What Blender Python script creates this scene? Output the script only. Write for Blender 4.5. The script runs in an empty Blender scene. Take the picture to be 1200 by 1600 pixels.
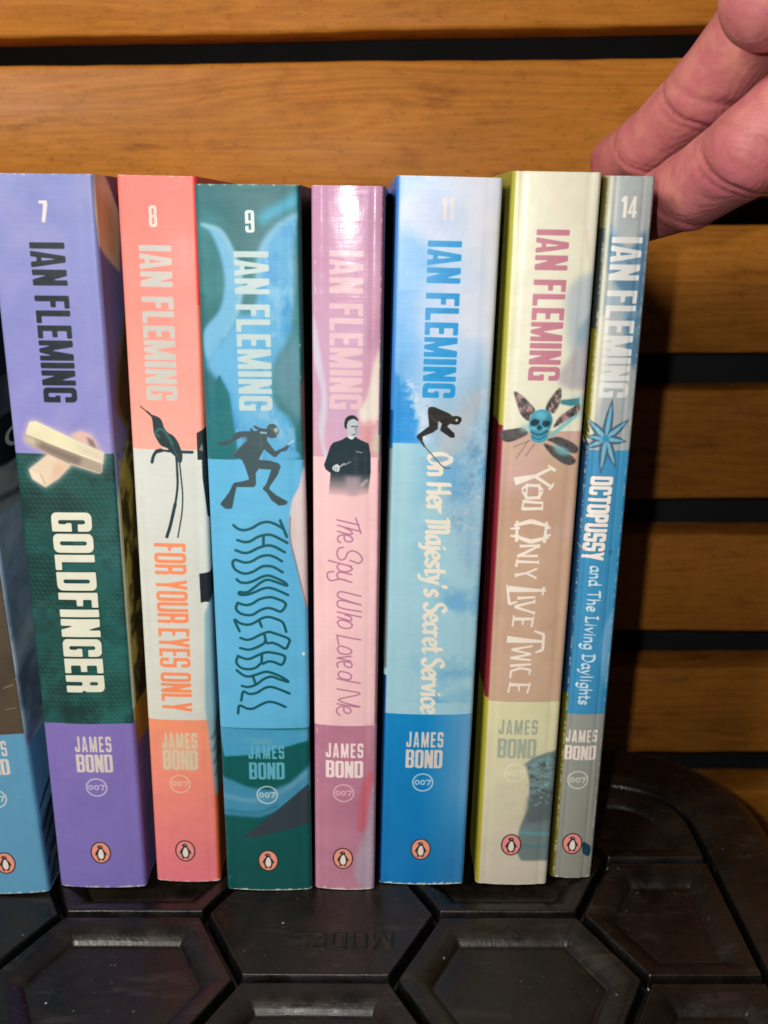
import bpy, bmesh, math, random
import numpy as np
from math import radians, sin, cos, pi, exp
from mathutils import Vector, Matrix

random.seed(4)
MM = 0.001                       # everything below is measured in millimetres, the scene is in metres
scene = bpy.context.scene

# ------------------------------------------------------------------ camera
cam_data = bpy.data.cameras.new("camera")
cam = bpy.data.objects.new("camera", cam_data)
scene.collection.objects.link(cam)
scene.camera = cam
cam_data.sensor_fit = 'VERTICAL'
cam_data.sensor_height = 24.0
cam_data.lens = 24.0 * 1507.0 / 1600.0
cam_data.clip_start = 0.005
cam_data.clip_end = 20.0
PITCH, ROLL = radians(17.3), radians(0.1)
_F = Vector((0, cos(PITCH), -sin(PITCH))); _U = Vector((0, sin(PITCH), cos(PITCH))); _R = Vector((1, 0, 0))
_R2 = _R * cos(ROLL) + _U * sin(ROLL); _U2 = -_R * sin(ROLL) + _U * cos(ROLL)
CAM = Vector((0, -240, 190))
cam.matrix_world = Matrix(((_R2.x, _U2.x, -_F.x, CAM.x * MM), (_R2.y, _U2.y, -_F.y, CAM.y * MM), (_R2.z, _U2.z, -_F.z, CAM.z * MM), (0, 0, 0, 1)))
cam_data.dof.use_dof = True
cam_data.dof.focus_distance = 0.252
cam_data.dof.aperture_fstop = (cam_data.lens / 1000.0) / 0.0019

# ------------------------------------------------------------------ light
world = bpy.data.worlds.new("World")
scene.world = world
world.use_nodes = True
world.node_tree.nodes["Background"].inputs[0].default_value = (1.0, 0.86, 0.72, 1)
world.node_tree.nodes["Background"].inputs[1].default_value = 0.02

def aim(ob, target):
    ob.rotation_euler = (Vector(target) * MM - ob.location).to_track_quat('-Z', 'Y').to_euler()

flash_data = bpy.data.lights.new("phone_lamp", 'SPOT')
flash_data.energy = 1.8
flash_data.spot_size = radians(125); flash_data.spot_blend = 1.0
flash_data.shadow_soft_size = 0.0028
flash_data.color = (1.0, 0.965, 0.93)
flash = bpy.data.objects.new("phone_lamp", flash_data); scene.collection.objects.link(flash)
flash.location = Vector((-20, -238, 201)) * MM
aim(flash, (-12, 0, 62))

room_data = bpy.data.lights.new("ceiling_lamp", 'AREA')
room_data.energy = 7.4; room_data.shape = 'DISK'; room_data.size = 0.22
room_data.color = (1.0, 0.92, 0.83)
room = bpy.data.objects.new("ceiling_lamp", room_data); scene.collection.objects.link(room)
room.location = Vector((-440, -560, 560)) * MM
aim(room, (0, 60, 150))

scene.view_settings.view_transform = 'Standard'
scene.view_settings.look = 'None'
scene.view_settings.exposure = 0.0
scene.view_settings.gamma = 1.0
scene.cycles.max_bounces = 6
scene.cycles.use_denoising = True

# ------------------------------------------------------------------ helpers
COL = scene.collection
def link(o, parent=None):
    COL.objects.link(o)
    if parent is not None: o.parent = parent
    return o
def empty(name, label, cat, loc=(0, 0, 0), group=None):
    o = bpy.data.objects.new(name, None); o.location = Vector(loc) * MM
    o.empty_display_size = 0.01
    o['label'] = label; o['category'] = cat
    if group: o['group'] = group
    return link(o)
def mesh_obj(name, verts, faces, mat, parent=None, smooth=False, uvs=None):
    me = bpy.data.meshes.new(name)
    me.from_pydata([tuple(c * MM for c in v) for v in verts], [], faces)
    if uvs is not None:
        lay = me.uv_layers.new(name="UVMap")
        flat = np.array([uvs[vi] for f in faces for vi in f], dtype=np.float32).ravel()
        lay.data.foreach_set("uv", flat)
    me.materials.append(mat)
    if smooth: me.polygons.foreach_set("use_smooth", [True] * len(me.polygons))
    me.update()
    return link(bpy.data.objects.new(name, me), parent)
def bm_obj(name, bm, mat, parent=None, smooth=False):
    me = bpy.data.meshes.new(name)
    for v in bm.verts: v.co *= MM
    bm.to_mesh(me); bm.free()
    me.materials.append(mat)
    if smooth: me.polygons.foreach_set("use_smooth", [True] * len(me.polygons))
    return link(bpy.data.objects.new(name, me), parent)
def box_bm(x0, x1, y0, y1, z0, z1, bevel=0, seg=2):
    bm = bmesh.new()
    bmesh.ops.create_cube(bm, size=1)
    for v in bm.verts:
        v.co = Vector(((x0 + x1) / 2 + v.co.x * (x1 - x0), (y0 + y1) / 2 + v.co.y * (y1 - y0), (z0 + z1) / 2 + v.co.z * (z1 - z0)))
    if bevel:
        bmesh.ops.bevel(bm, geom=bm.edges[:], offset=bevel, segments=seg, affect='EDGES', profile=0.6)
    return bm
def srgb(r, g, b):
    f = lambda c: (c / 255 / 12.92) if c / 255 <= 0.04045 else ((c / 255 + 0.055) / 1.055) ** 2.4
    return (f(r), f(g), f(b), 1)

class NT:
    """small node-tree writer"""
    def __init__(s, name):
        s.mat = bpy.data.materials.new(name); s.mat.use_nodes = True
        s.nt = s.mat.node_tree; s.b = s.nt.nodes["Principled BSDF"]
    def n(s, t, **kw):
        nd = s.nt.nodes.new(t)
        for k, v in kw.items():
            if k.startswith('i_'):
                nd.inputs[k[2:].replace('_', ' ')].default_value = v
            else: setattr(nd, k, v)
        return nd
    def l(s, a, ao, b, bi): s.nt.links.new(a.outputs[ao], b.inputs[bi])
    def coord(s, scale=(1, 1, 1), out='Object', rot=(0, 0, 0)):
        tc = s.n('ShaderNodeTexCoord'); mp = s.n('ShaderNodeMapping')
        mp.inputs['Scale'].default_value = scale; mp.inputs['Rotation'].default_value = rot
        s.l(tc, out, mp, 'Vector'); return mp
    def noise(s, vec, scale, detail=4, rough=0.5, dist=0.0):
        nd = s.n('ShaderNodeTexNoise'); nd.inputs['Scale'].default_value = scale
        nd.inputs['Detail'].default_value = detail; nd.inputs['Roughness'].default_value = rough
        nd.inputs['Distortion'].default_value = dist
        s.l(vec, 'Vector', nd, 'Vector'); return nd
    def ramp(s, src, out, stops):
        r = s.n('ShaderNodeValToRGB'); e = r.color_ramp.elements
        while len(e) < len(stops): e.new(0.5)
        for el, (p, c) in zip(e, stops):
            el.position = p; el.color = c if len(c) == 4 else (*c, 1)
        s.l(src, out, r, 'Fac'); return r
    def mix(s, fac, a, b, mode='MIX'):
        m = s.n('ShaderNodeMix', data_type='RGBA', blend_type=mode)
        for val, idx in ((fac, 0), (a, 6), (b, 7)):
            if isinstance(val, tuple) and not isinstance(val[0], (int, float)): s.nt.links.new(val[0].outputs[val[1]], m.inputs[idx])
            elif isinstance(val, (int, float)): m.inputs[idx].default_value = val
            else: m.inputs[idx].default_value = val
        return (m, 2)
    def link_out(s, pair, node, inp): s.nt.links.new(pair[0].outputs[pair[1]], node.inputs[inp])
    def bump(s, src, out, strength, dist=0.0005, prev=None):
        b = s.n('ShaderNodeBump'); b.inputs['Strength'].default_value = strength; b.inputs['Distance'].default_value = dist
        s.l(src, out, b, 'Height')
        if prev: s.l(prev, 'Normal', b, 'Normal')
        return b

# ------------------------------------------------------------------ materials
def grey(v): return (v, v, v, 1)

def wood_material(name, tone, off, dent=False):
    m = NT(name)
    tc = m.n('ShaderNodeTexCoord')
    mp = m.n('ShaderNodeMapping'); mp.inputs['Scale'].default_value = (1.0, 3.0, 9.0); mp.inputs['Location'].default_value = off
    m.l(tc, 'Object', mp, 'Vector')
    warp = m.noise(mp, 3.2, 3, 0.5)                       # slow wander of the grain
    sep = m.n('ShaderNodeSeparateXYZ'); m.l(mp, 'Vector', sep, 'Vector')
    a = m.n('ShaderNodeMath', operation='MULTIPLY_ADD'); m.l(warp, 'Fac', a, 0); a.inputs[1].default_value = 0.75; m.l(sep, 'Z', a, 2)
    fr = m.n('ShaderNodeMath', operation='MULTIPLY'); m.l(a, 'Value', fr, 0); fr.inputs[1].default_value = 105.0
    sn = m.n('ShaderNodeMath', operation='SINE'); m.l(fr, 'Value', sn, 0)
    mr = m.n('ShaderNodeMapRange'); m.l(sn, 'Value', mr, 'Value'); mr.inputs['From Min'].default_value = -1
    # irregular strength of the year rings
    blot = m.noise(mp, 7.0, 4, 0.6)
    fine_mp = m.n('ShaderNodeMapping'); fine_mp.inputs['Scale'].default_value = (12, 60, 260); fine_mp.inputs['Location'].default_value = off
    m.l(tc, 'Object', fine_mp, 'Vector')
    fine = m.noise(fine_mp, 3.0, 6, 0.65)
    ringc = m.ramp(mr, 'Result', [(0.0, (0.315, 0.108, 0.013)), (0.45, (0.400, 0.150, 0.019)), (0.8, (0.450, 0.172, 0.025)), (1.0, (0.37, 0.12, 0.018))])
    flatc = m.ramp(fine, 'Fac', [(0.30, (0.315, 0.108, 0.013)), (0.5, (0.425, 0.162, 0.021)), (0.72, (0.49, 0.198, 0.032))])
    c = m.mix((m.ramp(blot, 'Fac', [(0.35, grey(0.2)), (0.65, grey(0.65))]), 'Color'), (flatc, 'Color'), (ringc, 'Color'))
    big = m.noise(m.coord((2, 2, 6)), 4.0, 3, 0.6)
    c = m.mix(1.0, c, (m.ramp(big, 'Fac', [(0.3, grey(0.86)), (0.5, grey(1.0)), (0.75, (1.08, 1.07, 1.03, 1))]), 'Color'), 'MULTIPLY')
    # short dark pores and specks
    pore_mp = m.n('ShaderNodeMapping'); pore_mp.inputs['Scale'].default_value = (130, 200, 420); m.l(tc, 'Object', pore_mp, 'Vector')
    pore = m.noise(pore_mp, 1.6, 3, 0.6)
    pr = m.ramp(pore, 'Fac', [(0.27, grey(0.55)), (0.36, grey(1.0))])
    c = m.mix(0.8, c, (pr, 'Color'), 'MULTIPLY')
    sm = m.noise(m.coord((14, 20, 60)), 1.0, 5, 0.7)
    c = m.mix(0.7, c, (m.ramp(sm, 'Fac', [(0.31, (0.45, 0.38, 0.33, 1)), (0.42, grey(1.0))]), 'Color'), 'MULTIPLY')
    mot = m.noise(m.coord((60, 60, 130)), 1.0, 6, 0.75)
    c = m.mix(0.75, c, (m.ramp(mot, 'Fac', [(0.33, (0.74, 0.67, 0.58, 1)), (0.47, grey(1.0)), (0.68, (1.10, 1.08, 1.05, 1))]), 'Color'), 'MULTIPLY')
    spk = m.noise(m.coord((330, 330, 560)), 1.0, 3, 0.6)
    c = m.mix(0.4, c, (m.ramp(spk, 'Fac', [(0.30, (0.45, 0.36, 0.28, 1)), (0.38, grey(1.0))]), 'Color'), 'MULTIPLY')
    c = m.mix(1.0, c, (tone, tone, tone, 1), 'MULTIPLY')
    m.link_out(c, m.b, 'Base Color')
    m.l(m.ramp(blot, 'Fac', [(0.3, grey(0.38)), (0.7, grey(0.55))]), 'Color', m.b, 'Roughness')
    m.b.inputs['Specular IOR Level'].default_value = 0.20
    b1 = m.bump(fine, 'Fac', 0.12, 0.0003)
    b2 = m.bump(blot, 'Fac', 0.10, 0.001, b1)
    m.l(b2, 'Normal', m.b, 'Normal')
    return m.mat

def dark_material(name, col, rough=0.8):
    m = NT(name)
    n = m.noise(m.coord((1, 1, 1)), 60, 4)
    r = m.ramp(n, 'Fac', [(0.3, tuple(c * 0.7 for c in col) + (1,)), (0.7, tuple(c * 1.3 for c in col) + (1,))])
    m.l(r, 'Color', m.b, 'Base Color'); m.b.inputs['Roughness'].default_value = rough
    return m.mat

def plastic_material():
    m = NT("black_plastic")
    mp = m.coord()
    big = m.noise(mp, 28, 4, 0.6)
    mid = m.noise(mp, 150, 4, 0.65)
    speck = m.noise(mp, 900, 2, 0.5)
    dots = m.n('ShaderNodeTexVoronoi'); dots.inputs['Scale'].default_value = 330; m.l(mp, 'Vector', dots, 'Vector')
    dots2 = m.n('ShaderNodeTexVoronoi'); dots2.inputs['Scale'].default_value = 75; m.l(mp, 'Vector', dots2, 'Vector')
    base = m.ramp(big, 'Fac', [(0.3, (0.0016, 0.0013, 0.0011)), (0.5, (0.0030, 0.0023, 0.0019)), (0.72, (0.0085, 0.0058, 0.004))])
    c = m.mix((m.ramp(mid, 'Fac', [(0.45, grey(0.0)), (0.75, grey(0.6))]), 'Color'), (base, 'Color'), (0.014, 0.0100, 0.007, 1))
    d1 = m.ramp(dots, 'Distance', [(0.0, grey(1)), (0.10, grey(0.35)), (0.15, grey(0))])
    msk = m.ramp(m.noise(mp, 95, 2), 'Fac', [(0.52, grey(0)), (0.66, grey(.8))])
    d1m = m.mix(1.0, (d1, 'Color'), (msk, 'Color'), 'MULTIPLY')
    c = m.mix(d1m, c, (0.17, 0.145, 0.12, 1))
    d2 = m.ramp(dots2, 'Distance', [(0.0, grey(1)), (0.018, grey(0.8)), (0.032, grey(0))])
    msk2 = m.ramp(dots2, 'Color', [(0.62, grey(0)), (0.64, grey(1))])
    d2m = m.mix(1.0, (d2, 'Color'), (msk2, 'Color'), 'MULTIPLY')
    c = m.mix(d2m, c, (0.42, 0.40, 0.37, 1))
    fib_mp = m.coord((30, 260, 1), rot=(0, 0, 0.5)); fib = m.noise(fib_mp, 4, 3, 0.6)
    c = m.mix((m.ramp(fib, 'Fac', [(0.68, grey(0)), (0.78, grey(0.35))]), 'Color'), c, (0.07, 0.06, 0.05, 1))
    # dust settles on what faces up; the walls of the grooves stay clean and black
    geo = m.n('ShaderNodeNewGeometry'); sp = m.n('ShaderNodeSeparateXYZ'); m.l(geo, 'True Normal', sp, 'Vector')
    up = m.ramp(sp, 'Z', [(0.35, grey(0)), (0.62, grey(1))])
    smg = m.noise(mp, 14, 3, 0.6)
    c = m.mix((m.ramp(smg, 'Fac', [(0.42, grey(0)), (0.70, grey(0.8))]), 'Color'), c, (0.018, 0.0115, 0.0075, 1))
    smr = m.noise(m.coord((40, 160, 40), rot=(0, 0, 0.35)), 1.0, 5, 0.7)
    c = m.mix((m.ramp(smr, 'Fac', [(0.56, grey(0)), (0.72, grey(0.5))]), 'Color'), c, (0.045, 0.034, 0.026, 1))
    c = m.mix((up, 'Color'), (0.0012, 0.0011, 0.0011, 1), c)
    m.link_out(c, m.b, 'Base Color')
    m.l(m.ramp(mid, 'Fac', [(0.3, grey(0.27)), (0.7, grey(0.50))]), 'Color', m.b, 'Roughness')
    m.b.inputs['Specular IOR Level'].default_value = 0.36
    scr = m.noise(m.coord((25, 700, 25), rot=(0, 0, 0.9)), 1.0, 3, 0.6)
    b0 = m.bump(scr, 'Fac', 0.3, 0.0003)
    b1 = m.bump(speck, 'Fac', 0.35, 0.0002, b0)
    b2 = m.bump(mid, 'Fac', 0.25, 0.0006, b1)
    m.l(b2, 'Normal', m.b, 'Normal')
    return m.mat

def skin_material():
    m = NT("skin")
    mp = m.coord()
    n1 = m.noise(mp, 45, 4, 0.55); n2 = m.noise(mp, 160, 4, 0.6)
    c1 = m.ramp(n1, 'Fac', [(0.3, (0.32, 0.07, 0.078)), (0.5, (0.48, 0.160, 0.152)), (0.72, (0.62, 0.245, 0.195))])
    c = m.mix((m.ramp(n2, 'Fac', [(0.42, grey(0)), (0.62, grey(0.8))]), 'Color'), (c1, 'Color'), (0.46, 0.125, 0.155, 1))
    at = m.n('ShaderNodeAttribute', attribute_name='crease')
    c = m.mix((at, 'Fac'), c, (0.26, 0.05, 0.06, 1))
    m.link_out(c, m.b, 'Base Color')
    m.b.inputs['Roughness'].default_value = 0.58
    m.b.inputs['Subsurface Weight'].default_value = 0.25
    m.b.inputs['Subsurface Radius'].default_value = (1.0, 0.35, 0.2)
    m.b.inputs['Subsurface Scale'].default_value = 0.0025
    # papillary ridges and fine wrinkles
    wv = m.n('ShaderNodeTexWave', wave_type='BANDS', bands_direction='DIAGONAL'); wv.inputs['Scale'].default_value = 420
    wv.inputs['Distortion'].default_value = 6; wv.inputs['Detail'].default_value = 2; wv.inputs['Detail Scale'].default_value = 0.25
    m.l(mp, 'Vector', wv, 'Vector')
    wr = m.noise(m.coord((1, 1, 1)), 420, 5, 0.7)
    b1 = m.bump(wv, 'Fac', 0.22, 0.0002)
    wr2 = m.noise(m.coord((1, 1, 1)), 130, 4, 0.65)
    b15 = m.bump(wr2, 'Fac', 0.35, 0.0012, b1)
    b2 = m.bump(wr, 'Fac', 0.5, 0.0004, b15)
    m.l(b2, 'Normal', m.b, 'Normal')
    return m.mat

def paper_material():
    m = NT("page_paper")
    w = m.noise(m.coord((1500, 3, 3)), 1.0, 2)
    r = m.ramp(w, 'Fac', [(0.35, (0.50, 0.42, 0.29)), (0.6, (0.70, 0.62, 0.47))])
    m.l(r, 'Color', m.b, 'Base Color'); m.b.inputs['Roughness'].default_value = 0.9
    m.l(m.bump(w, 'Fac', 0.5, 0.0003), 'Normal', m.b, 'Normal')
    return m.mat

def cover_material(name, image, seed, gloss=0.34, scuff=0.5, edge=0.2):
    m = NT(name)
    tex = m.n('ShaderNodeTexImage'); tex.image = image; tex.extension = 'EXTEND'; tex.interpolation = 'Cubic'
    uv = m.n('ShaderNodeUVMap'); m.l(uv, 'UV', tex, 'Vector')
    m.l(tex, 'Color', m.b, 'Base Color')
    mp = m.coord(); mp.inputs['Location'].default_value = (seed * 0.37, seed * 0.11, seed * 0.23)
    n1 = m.noise(mp, 55, 3, 0.5)
    n2 = m.noise(mp, 1500, 3, 0.6)
    scr = m.noise(m.coord((60, 60, 900), rot=(0, 0.3, 0)), 1.0, 3, 0.6)
    r = m.ramp(n1, 'Fac', [(0.3, grey(gloss)), (0.7, grey(gloss + 0.12))])
    r2 = m.mix((m.ramp(scr, 'Fac', [(0.55, grey(0)), (0.7, grey(scuff))]), 'Color'), (r, 'Color'), grey(0.62))
    m.link_out(r2, m.b, 'Roughness')
    m.b.inputs['Specular IOR Level'].default_value = 0.5
    crk = m.noise(m.coord((420, 30, 9)), 1.0, 3, 0.6)
    bc = m.bump(crk, 'Fac', 0.08, 0.0003)
    b0 = m.bump(n1, 'Fac', 0.35, 0.0014, bc)
    b1 = m.bump(n2, 'Fac', 0.16, 0.00010, b0)
    b2 = m.bump(scr, 'Fac', 0.15, 0.0002, b1)
    m.l(b2, 'Normal', m.b, 'Normal')
    return m.mat

# ------------------------------------------------------------------ print shop: flat printed artwork, computed as pixels
RES = 8.0            # pixels per millimetre of printed cover
MARG = 30.0          # millimetres of front and back cover painted on either side of the spine
SPH = 198.0

def gblur(a, sx, sy=None):
    sy = sx if sy is None else sy
    for ax, s in ((0, sy), (1, sx)):
        if s < 0.2: continue
        r = max(1, int(s * 2.6)); k = np.exp(-0.5 * (np.arange(-r, r + 1) / s) ** 2); k /= k.sum()
        pad = [(0, 0)] * a.ndim; pad[ax] = (r, r)
        p = np.pad(a, pad, mode='edge')
        out = np.zeros_like(a)
        n = a.shape[ax]
        for i, w in enumerate(k):
            out += w * (p[i:i + n] if ax == 0 else p[:, i:i + n])
        a = out
    return a

def vnoise(h, w, cell, seed, octaves=4, rough=0.5, sx=1.0):
    rs = np.random.RandomState(seed); out = np.zeros((h, w), np.float32); amp = 1.0; tot = 0
    for o in range(octaves):
        cy = max(cell / 2 ** o, 1.5); cx = max(cell * sx / 2 ** o, 1.5)
        g = rs.rand(int(h / cy) + 3, int(w / cx) + 3).astype(np.float32)
        y = np.arange(h) / cy; x = np.arange(w) / cx
        yi = y.astype(int); xi = x.astype(int); fy = y - yi; fx = x - xi
        fy = (fy * fy * (3 - 2 * fy))[:, None]; fx = (fx * fx * (3 - 2 * fx))[None]
        v = (g[yi][:, xi] * (1 - fx) + g[yi][:, xi + 1] * fx) * (1 - fy) + (g[yi + 1][:, xi] * (1 - fx) + g[yi + 1][:, xi + 1] * fx) * fy
        out += amp * v; tot += amp; amp *= rough
    return out / tot

def smooth_pts(pts, closed=False, n=8):
    pts = [tuple(p) for p in pts]
    if len(pts) < 3: return pts
    if closed: P = [pts[-1]] + pts + [pts[0], pts[1]]
    else: P = [tuple(2 * np.array(pts[0]) - np.array(pts[1]))] + pts + [tuple(2 * np.array(pts[-1]) - np.array(pts[-2]))]
    P = np.array(P, float); out = []
    for i in range(1, len(P) - 2):
        p0, p1, p2, p3 = P[i - 1:i + 3]
        for t in np.linspace(0, 1, n, endpoint=False):
            out.append(tuple(0.5 * ((2 * p1) + (-p0 + p2) * t + (2 * p0 - 5 * p1 + 4 * p2 - p3) * t * t + (-p0 + 3 * p1 - 3 * p2 + p3) * t ** 3)))
    if not closed: out.append(tuple(P[-2]))
    return out

class Layer:
    """a local mask, finer than the canvas, in millimetres"""
    SS = 3
    def __init__(s, cv, x0, y0, x1, y1, pad=1.0):
        R = RES
        s.cv = cv
        s.px0 = max(0, int((x0 - pad + cv.marg) * R)); s.px1 = min(cv.w, int((x1 + pad + cv.marg) * R) + 1)
        s.py0 = max(0, int((y0 - pad) * R)); s.py1 = min(cv.h, int((y1 + pad) * R) + 1)
        s.px1 = max(s.px1, s.px0 + 1); s.py1 = max(s.py1, s.py0 + 1)
        ss = s.SS
        xs = (np.arange((s.px1 - s.px0) * ss) + 0.5) / (R * ss) + s.px0 / R - cv.marg
        ys = (np.arange((s.py1 - s.py0) * ss) + 0.5) / (R * ss) + s.py0 / R
        s.xs, s.ys = xs, ys
        s.m = np.zeros((len(ys), len(xs)), np.float32)
    def _win(s, x0, y0, x1, y1):
        i0, i1 = np.searchsorted(s.xs, [x0, x1]); j0, j1 = np.searchsorted(s.ys, [y0, y1])
        return slice(j0, j1), slice(i0, i1)
    def poly(s, pts, sub=False, val=1.0):
        P = np.array(pts, float)
        w = s._win(P[:, 0].min() - .01, P[:, 1].min() - .01, P[:, 0].max() + .01, P[:, 1].max() + .01)
        X = s.xs[w[1]][None]; Y = s.ys[w[0]][:, None]
        if X.size == 0 or Y.size == 0: return s
        ins = np.zeros((Y.shape[0], X.shape[1]), bool)
        n = len(P)
        for i in range(n):
            xa, ya = P[i]; xb, yb = P[(i + 1) % n]
            if ya == yb: continue
            c = ((Y >= min(ya, yb)) & (Y < max(ya, yb)))
            ins ^= c & (X < (xb - xa) * (Y - ya) / (yb - ya) + xa)
        sub_ = s.m[w]
        if sub: sub_[ins] = 0
        else: sub_[ins] = np.maximum(sub_[ins], val)
        return s
    def stroke(s, pts, width, nib=None, smooth=False, closed=False):
        if smooth: pts = smooth_pts(pts, closed)
        hw = width / 2
        if nib: ang, ratio = nib; ca, sa = cos(ang), sin(ang)
        for (xa, ya), (xb, yb) in zip(pts[:-1], pts[1:]):
            w = s._win(min(xa, xb) - hw, min(ya, yb) - hw, max(xa, xb) + hw, max(ya, yb) + hw)
            X = s.xs[w[1]][None]; Y = s.ys[w[0]][:, None]
            if X.size == 0 or Y.size == 0: continue
            ax, ay, bx, by = xa, ya, xb, yb
            if nib:
                X, Y = X * ca + Y * sa, (-X * sa + Y * ca) * ratio
                ax, ay = xa * ca + ya * sa, (-xa * sa + ya * ca) * ratio
                bx, by = xb * ca + yb * sa, (-xb * sa + yb * ca) * ratio
            dx, dy = bx - ax, by - ay; L = dx * dx + dy * dy + 1e-12
            t = np.clip(((X - ax) * dx + (Y - ay) * dy) / L, 0, 1)
            d = np.hypot(X - ax - t * dx, Y - ay - t * dy)
            s.m[w][d < hw] = 1
        return s
    def ell(s, cx, cy, rx, ry, sub=False):
        return s.poly([(cx + rx * cos(a), cy + ry * sin(a)) for a in np.linspace(0, 2 * pi, 40, endpoint=False)], sub)
    def round(s, r):
        """round every corner by radius about r mm"""
        a = gblur(s.m, r * RES * s.SS); s.m = np.clip((a - 0.5) * 6 + 0.5, 0, 1); return s
    def soft(s, r):
        s.m = gblur(s.m, r * RES * s.SS); return s
    def down(s):
        ss = s.SS; h, w = s.m.shape
        return s.m.reshape(h // ss, ss, w // ss, ss).mean((1, 3))
    def put(s, color, alpha=1.0, mul=None):
        a = s.down() * alpha
        if mul is not None: a = a * mul
        t = s.cv.a[s.py0:s.py1, s.px0:s.px1]
        c = np.array(color, np.float32) / 255 if not isinstance(color, np.ndarray) else color
        t[:] = t * (1 - a[..., None]) + c * a[..., None]
        return s

class Canvas:
    def __init__(s, W, base, seed=0):
        s.W = W; s.marg = MARG; s.w = int((W + 2 * MARG) * RES); s.h = int(SPH * RES)
        s.a = np.ones((s.h, s.w, 3), np.float32) * np.array(base, np.float32) / 255
        s.seed = seed
        s.X = (np.arange(s.w) + .5)[None] / RES - MARG; s.Y = (np.arange(s.h) + .5)[:, None] / RES
    def rect(s, x0, y0, x1, y1, c, alpha=1.0):
        i0, i1 = int((x0 + s.marg) * RES), int((x1 + s.marg) * RES); j0, j1 = int(y0 * RES), int(y1 * RES)
        t = s.a[max(j0, 0):j1, max(i0, 0):i1]; t[:] = t * (1 - alpha) + np.array(c, np.float32) / 255 * alpha
    def L(s, pts_list, pad=1.0):
        P = np.array([p for l in pts_list for p in l], float)
        return Layer(s, P[:, 0].min(), P[:, 1].min(), P[:, 0].max(), P[:, 1].max(), pad)
    def fill(s, pts, c, alpha=1.0, soft=0, smooth=False):
        if smooth: pts = smooth_pts(pts, True)
        l = s.L([pts], 1.0 + 3 * soft).poly(pts)
        if soft: l.soft(soft)
        l.put(c, alpha); return l
    def line(s, pts, width, c, alpha=1.0, smooth=False, soft=0, nib=None):
        l = s.L([pts], width + 1 + 3 * soft); l.stroke(pts, width, nib, smooth)
        if soft: l.soft(soft)
        l.put(c, alpha); return l
    def blend(s, mask, c, y0=0, y1=SPH):
        m = (mask * ((s.Y >= y0) & (s.Y < y1)))[..., None]
        s.a = s.a * (1 - m) + np.array(c, np.float32) / 255 * m
    def noise(s, cell, seed, octaves=4, rough=.5, sx=1.0): return vnoise(s.h, s.w, cell * RES, seed, octaves, rough, sx)
    def image(s, name):
        a = s.a
        # soft ink mottling
        n = vnoise(s.h, s.w, 40, s.seed + 77, 4, .6)
        a = a * (1 + 0.05 * (n - 0.5))[..., None]
        # rubbed white edges: head, tail and the two spine hinges
        rs = s.seed
        e = vnoise(s.h, s.w, 7, rs + 5, 3, .7)
        d_top = np.broadcast_to(s.Y, (s.h, s.w)); d_bot = SPH - d_top
        wt = np.clip((0.10 + 1.4 * (e - 0.45) - d_top) * 3, 0, 1) * .8; wb = np.clip((0.2 + 2.0 * (e - 0.42) - d_bot) * 3, 0, 1) * .85
        e2 = vnoise(s.h, s.w, 10, rs + 9, 4, .75)
        hin = np.minimum(np.abs(s.X + 0.5), np.abs(s.X - s.W - 0.5))
        wh = np.clip((0.34 * np.clip((e2 - s.wear - .04) * 6, 0, 1) - hin) * 5, 0, 1) * 0.6
        m = np.clip(wt + wb + wh, 0, 1)[..., None]
        a = a * (1 - m) + np.array([.86, .84, .80]) * m
        a = np.clip(a * .90, 0, 1)
        img = bpy.data.images.new(name, s.w, s.h)
        buf = np.ones((s.h, s.w, 4), np.float32); buf[..., :3] = a[::-1]
        img.pixels.foreach_set(buf.ravel()); img.update(); img.pack()
        return img
    wear = 0.62

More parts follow.
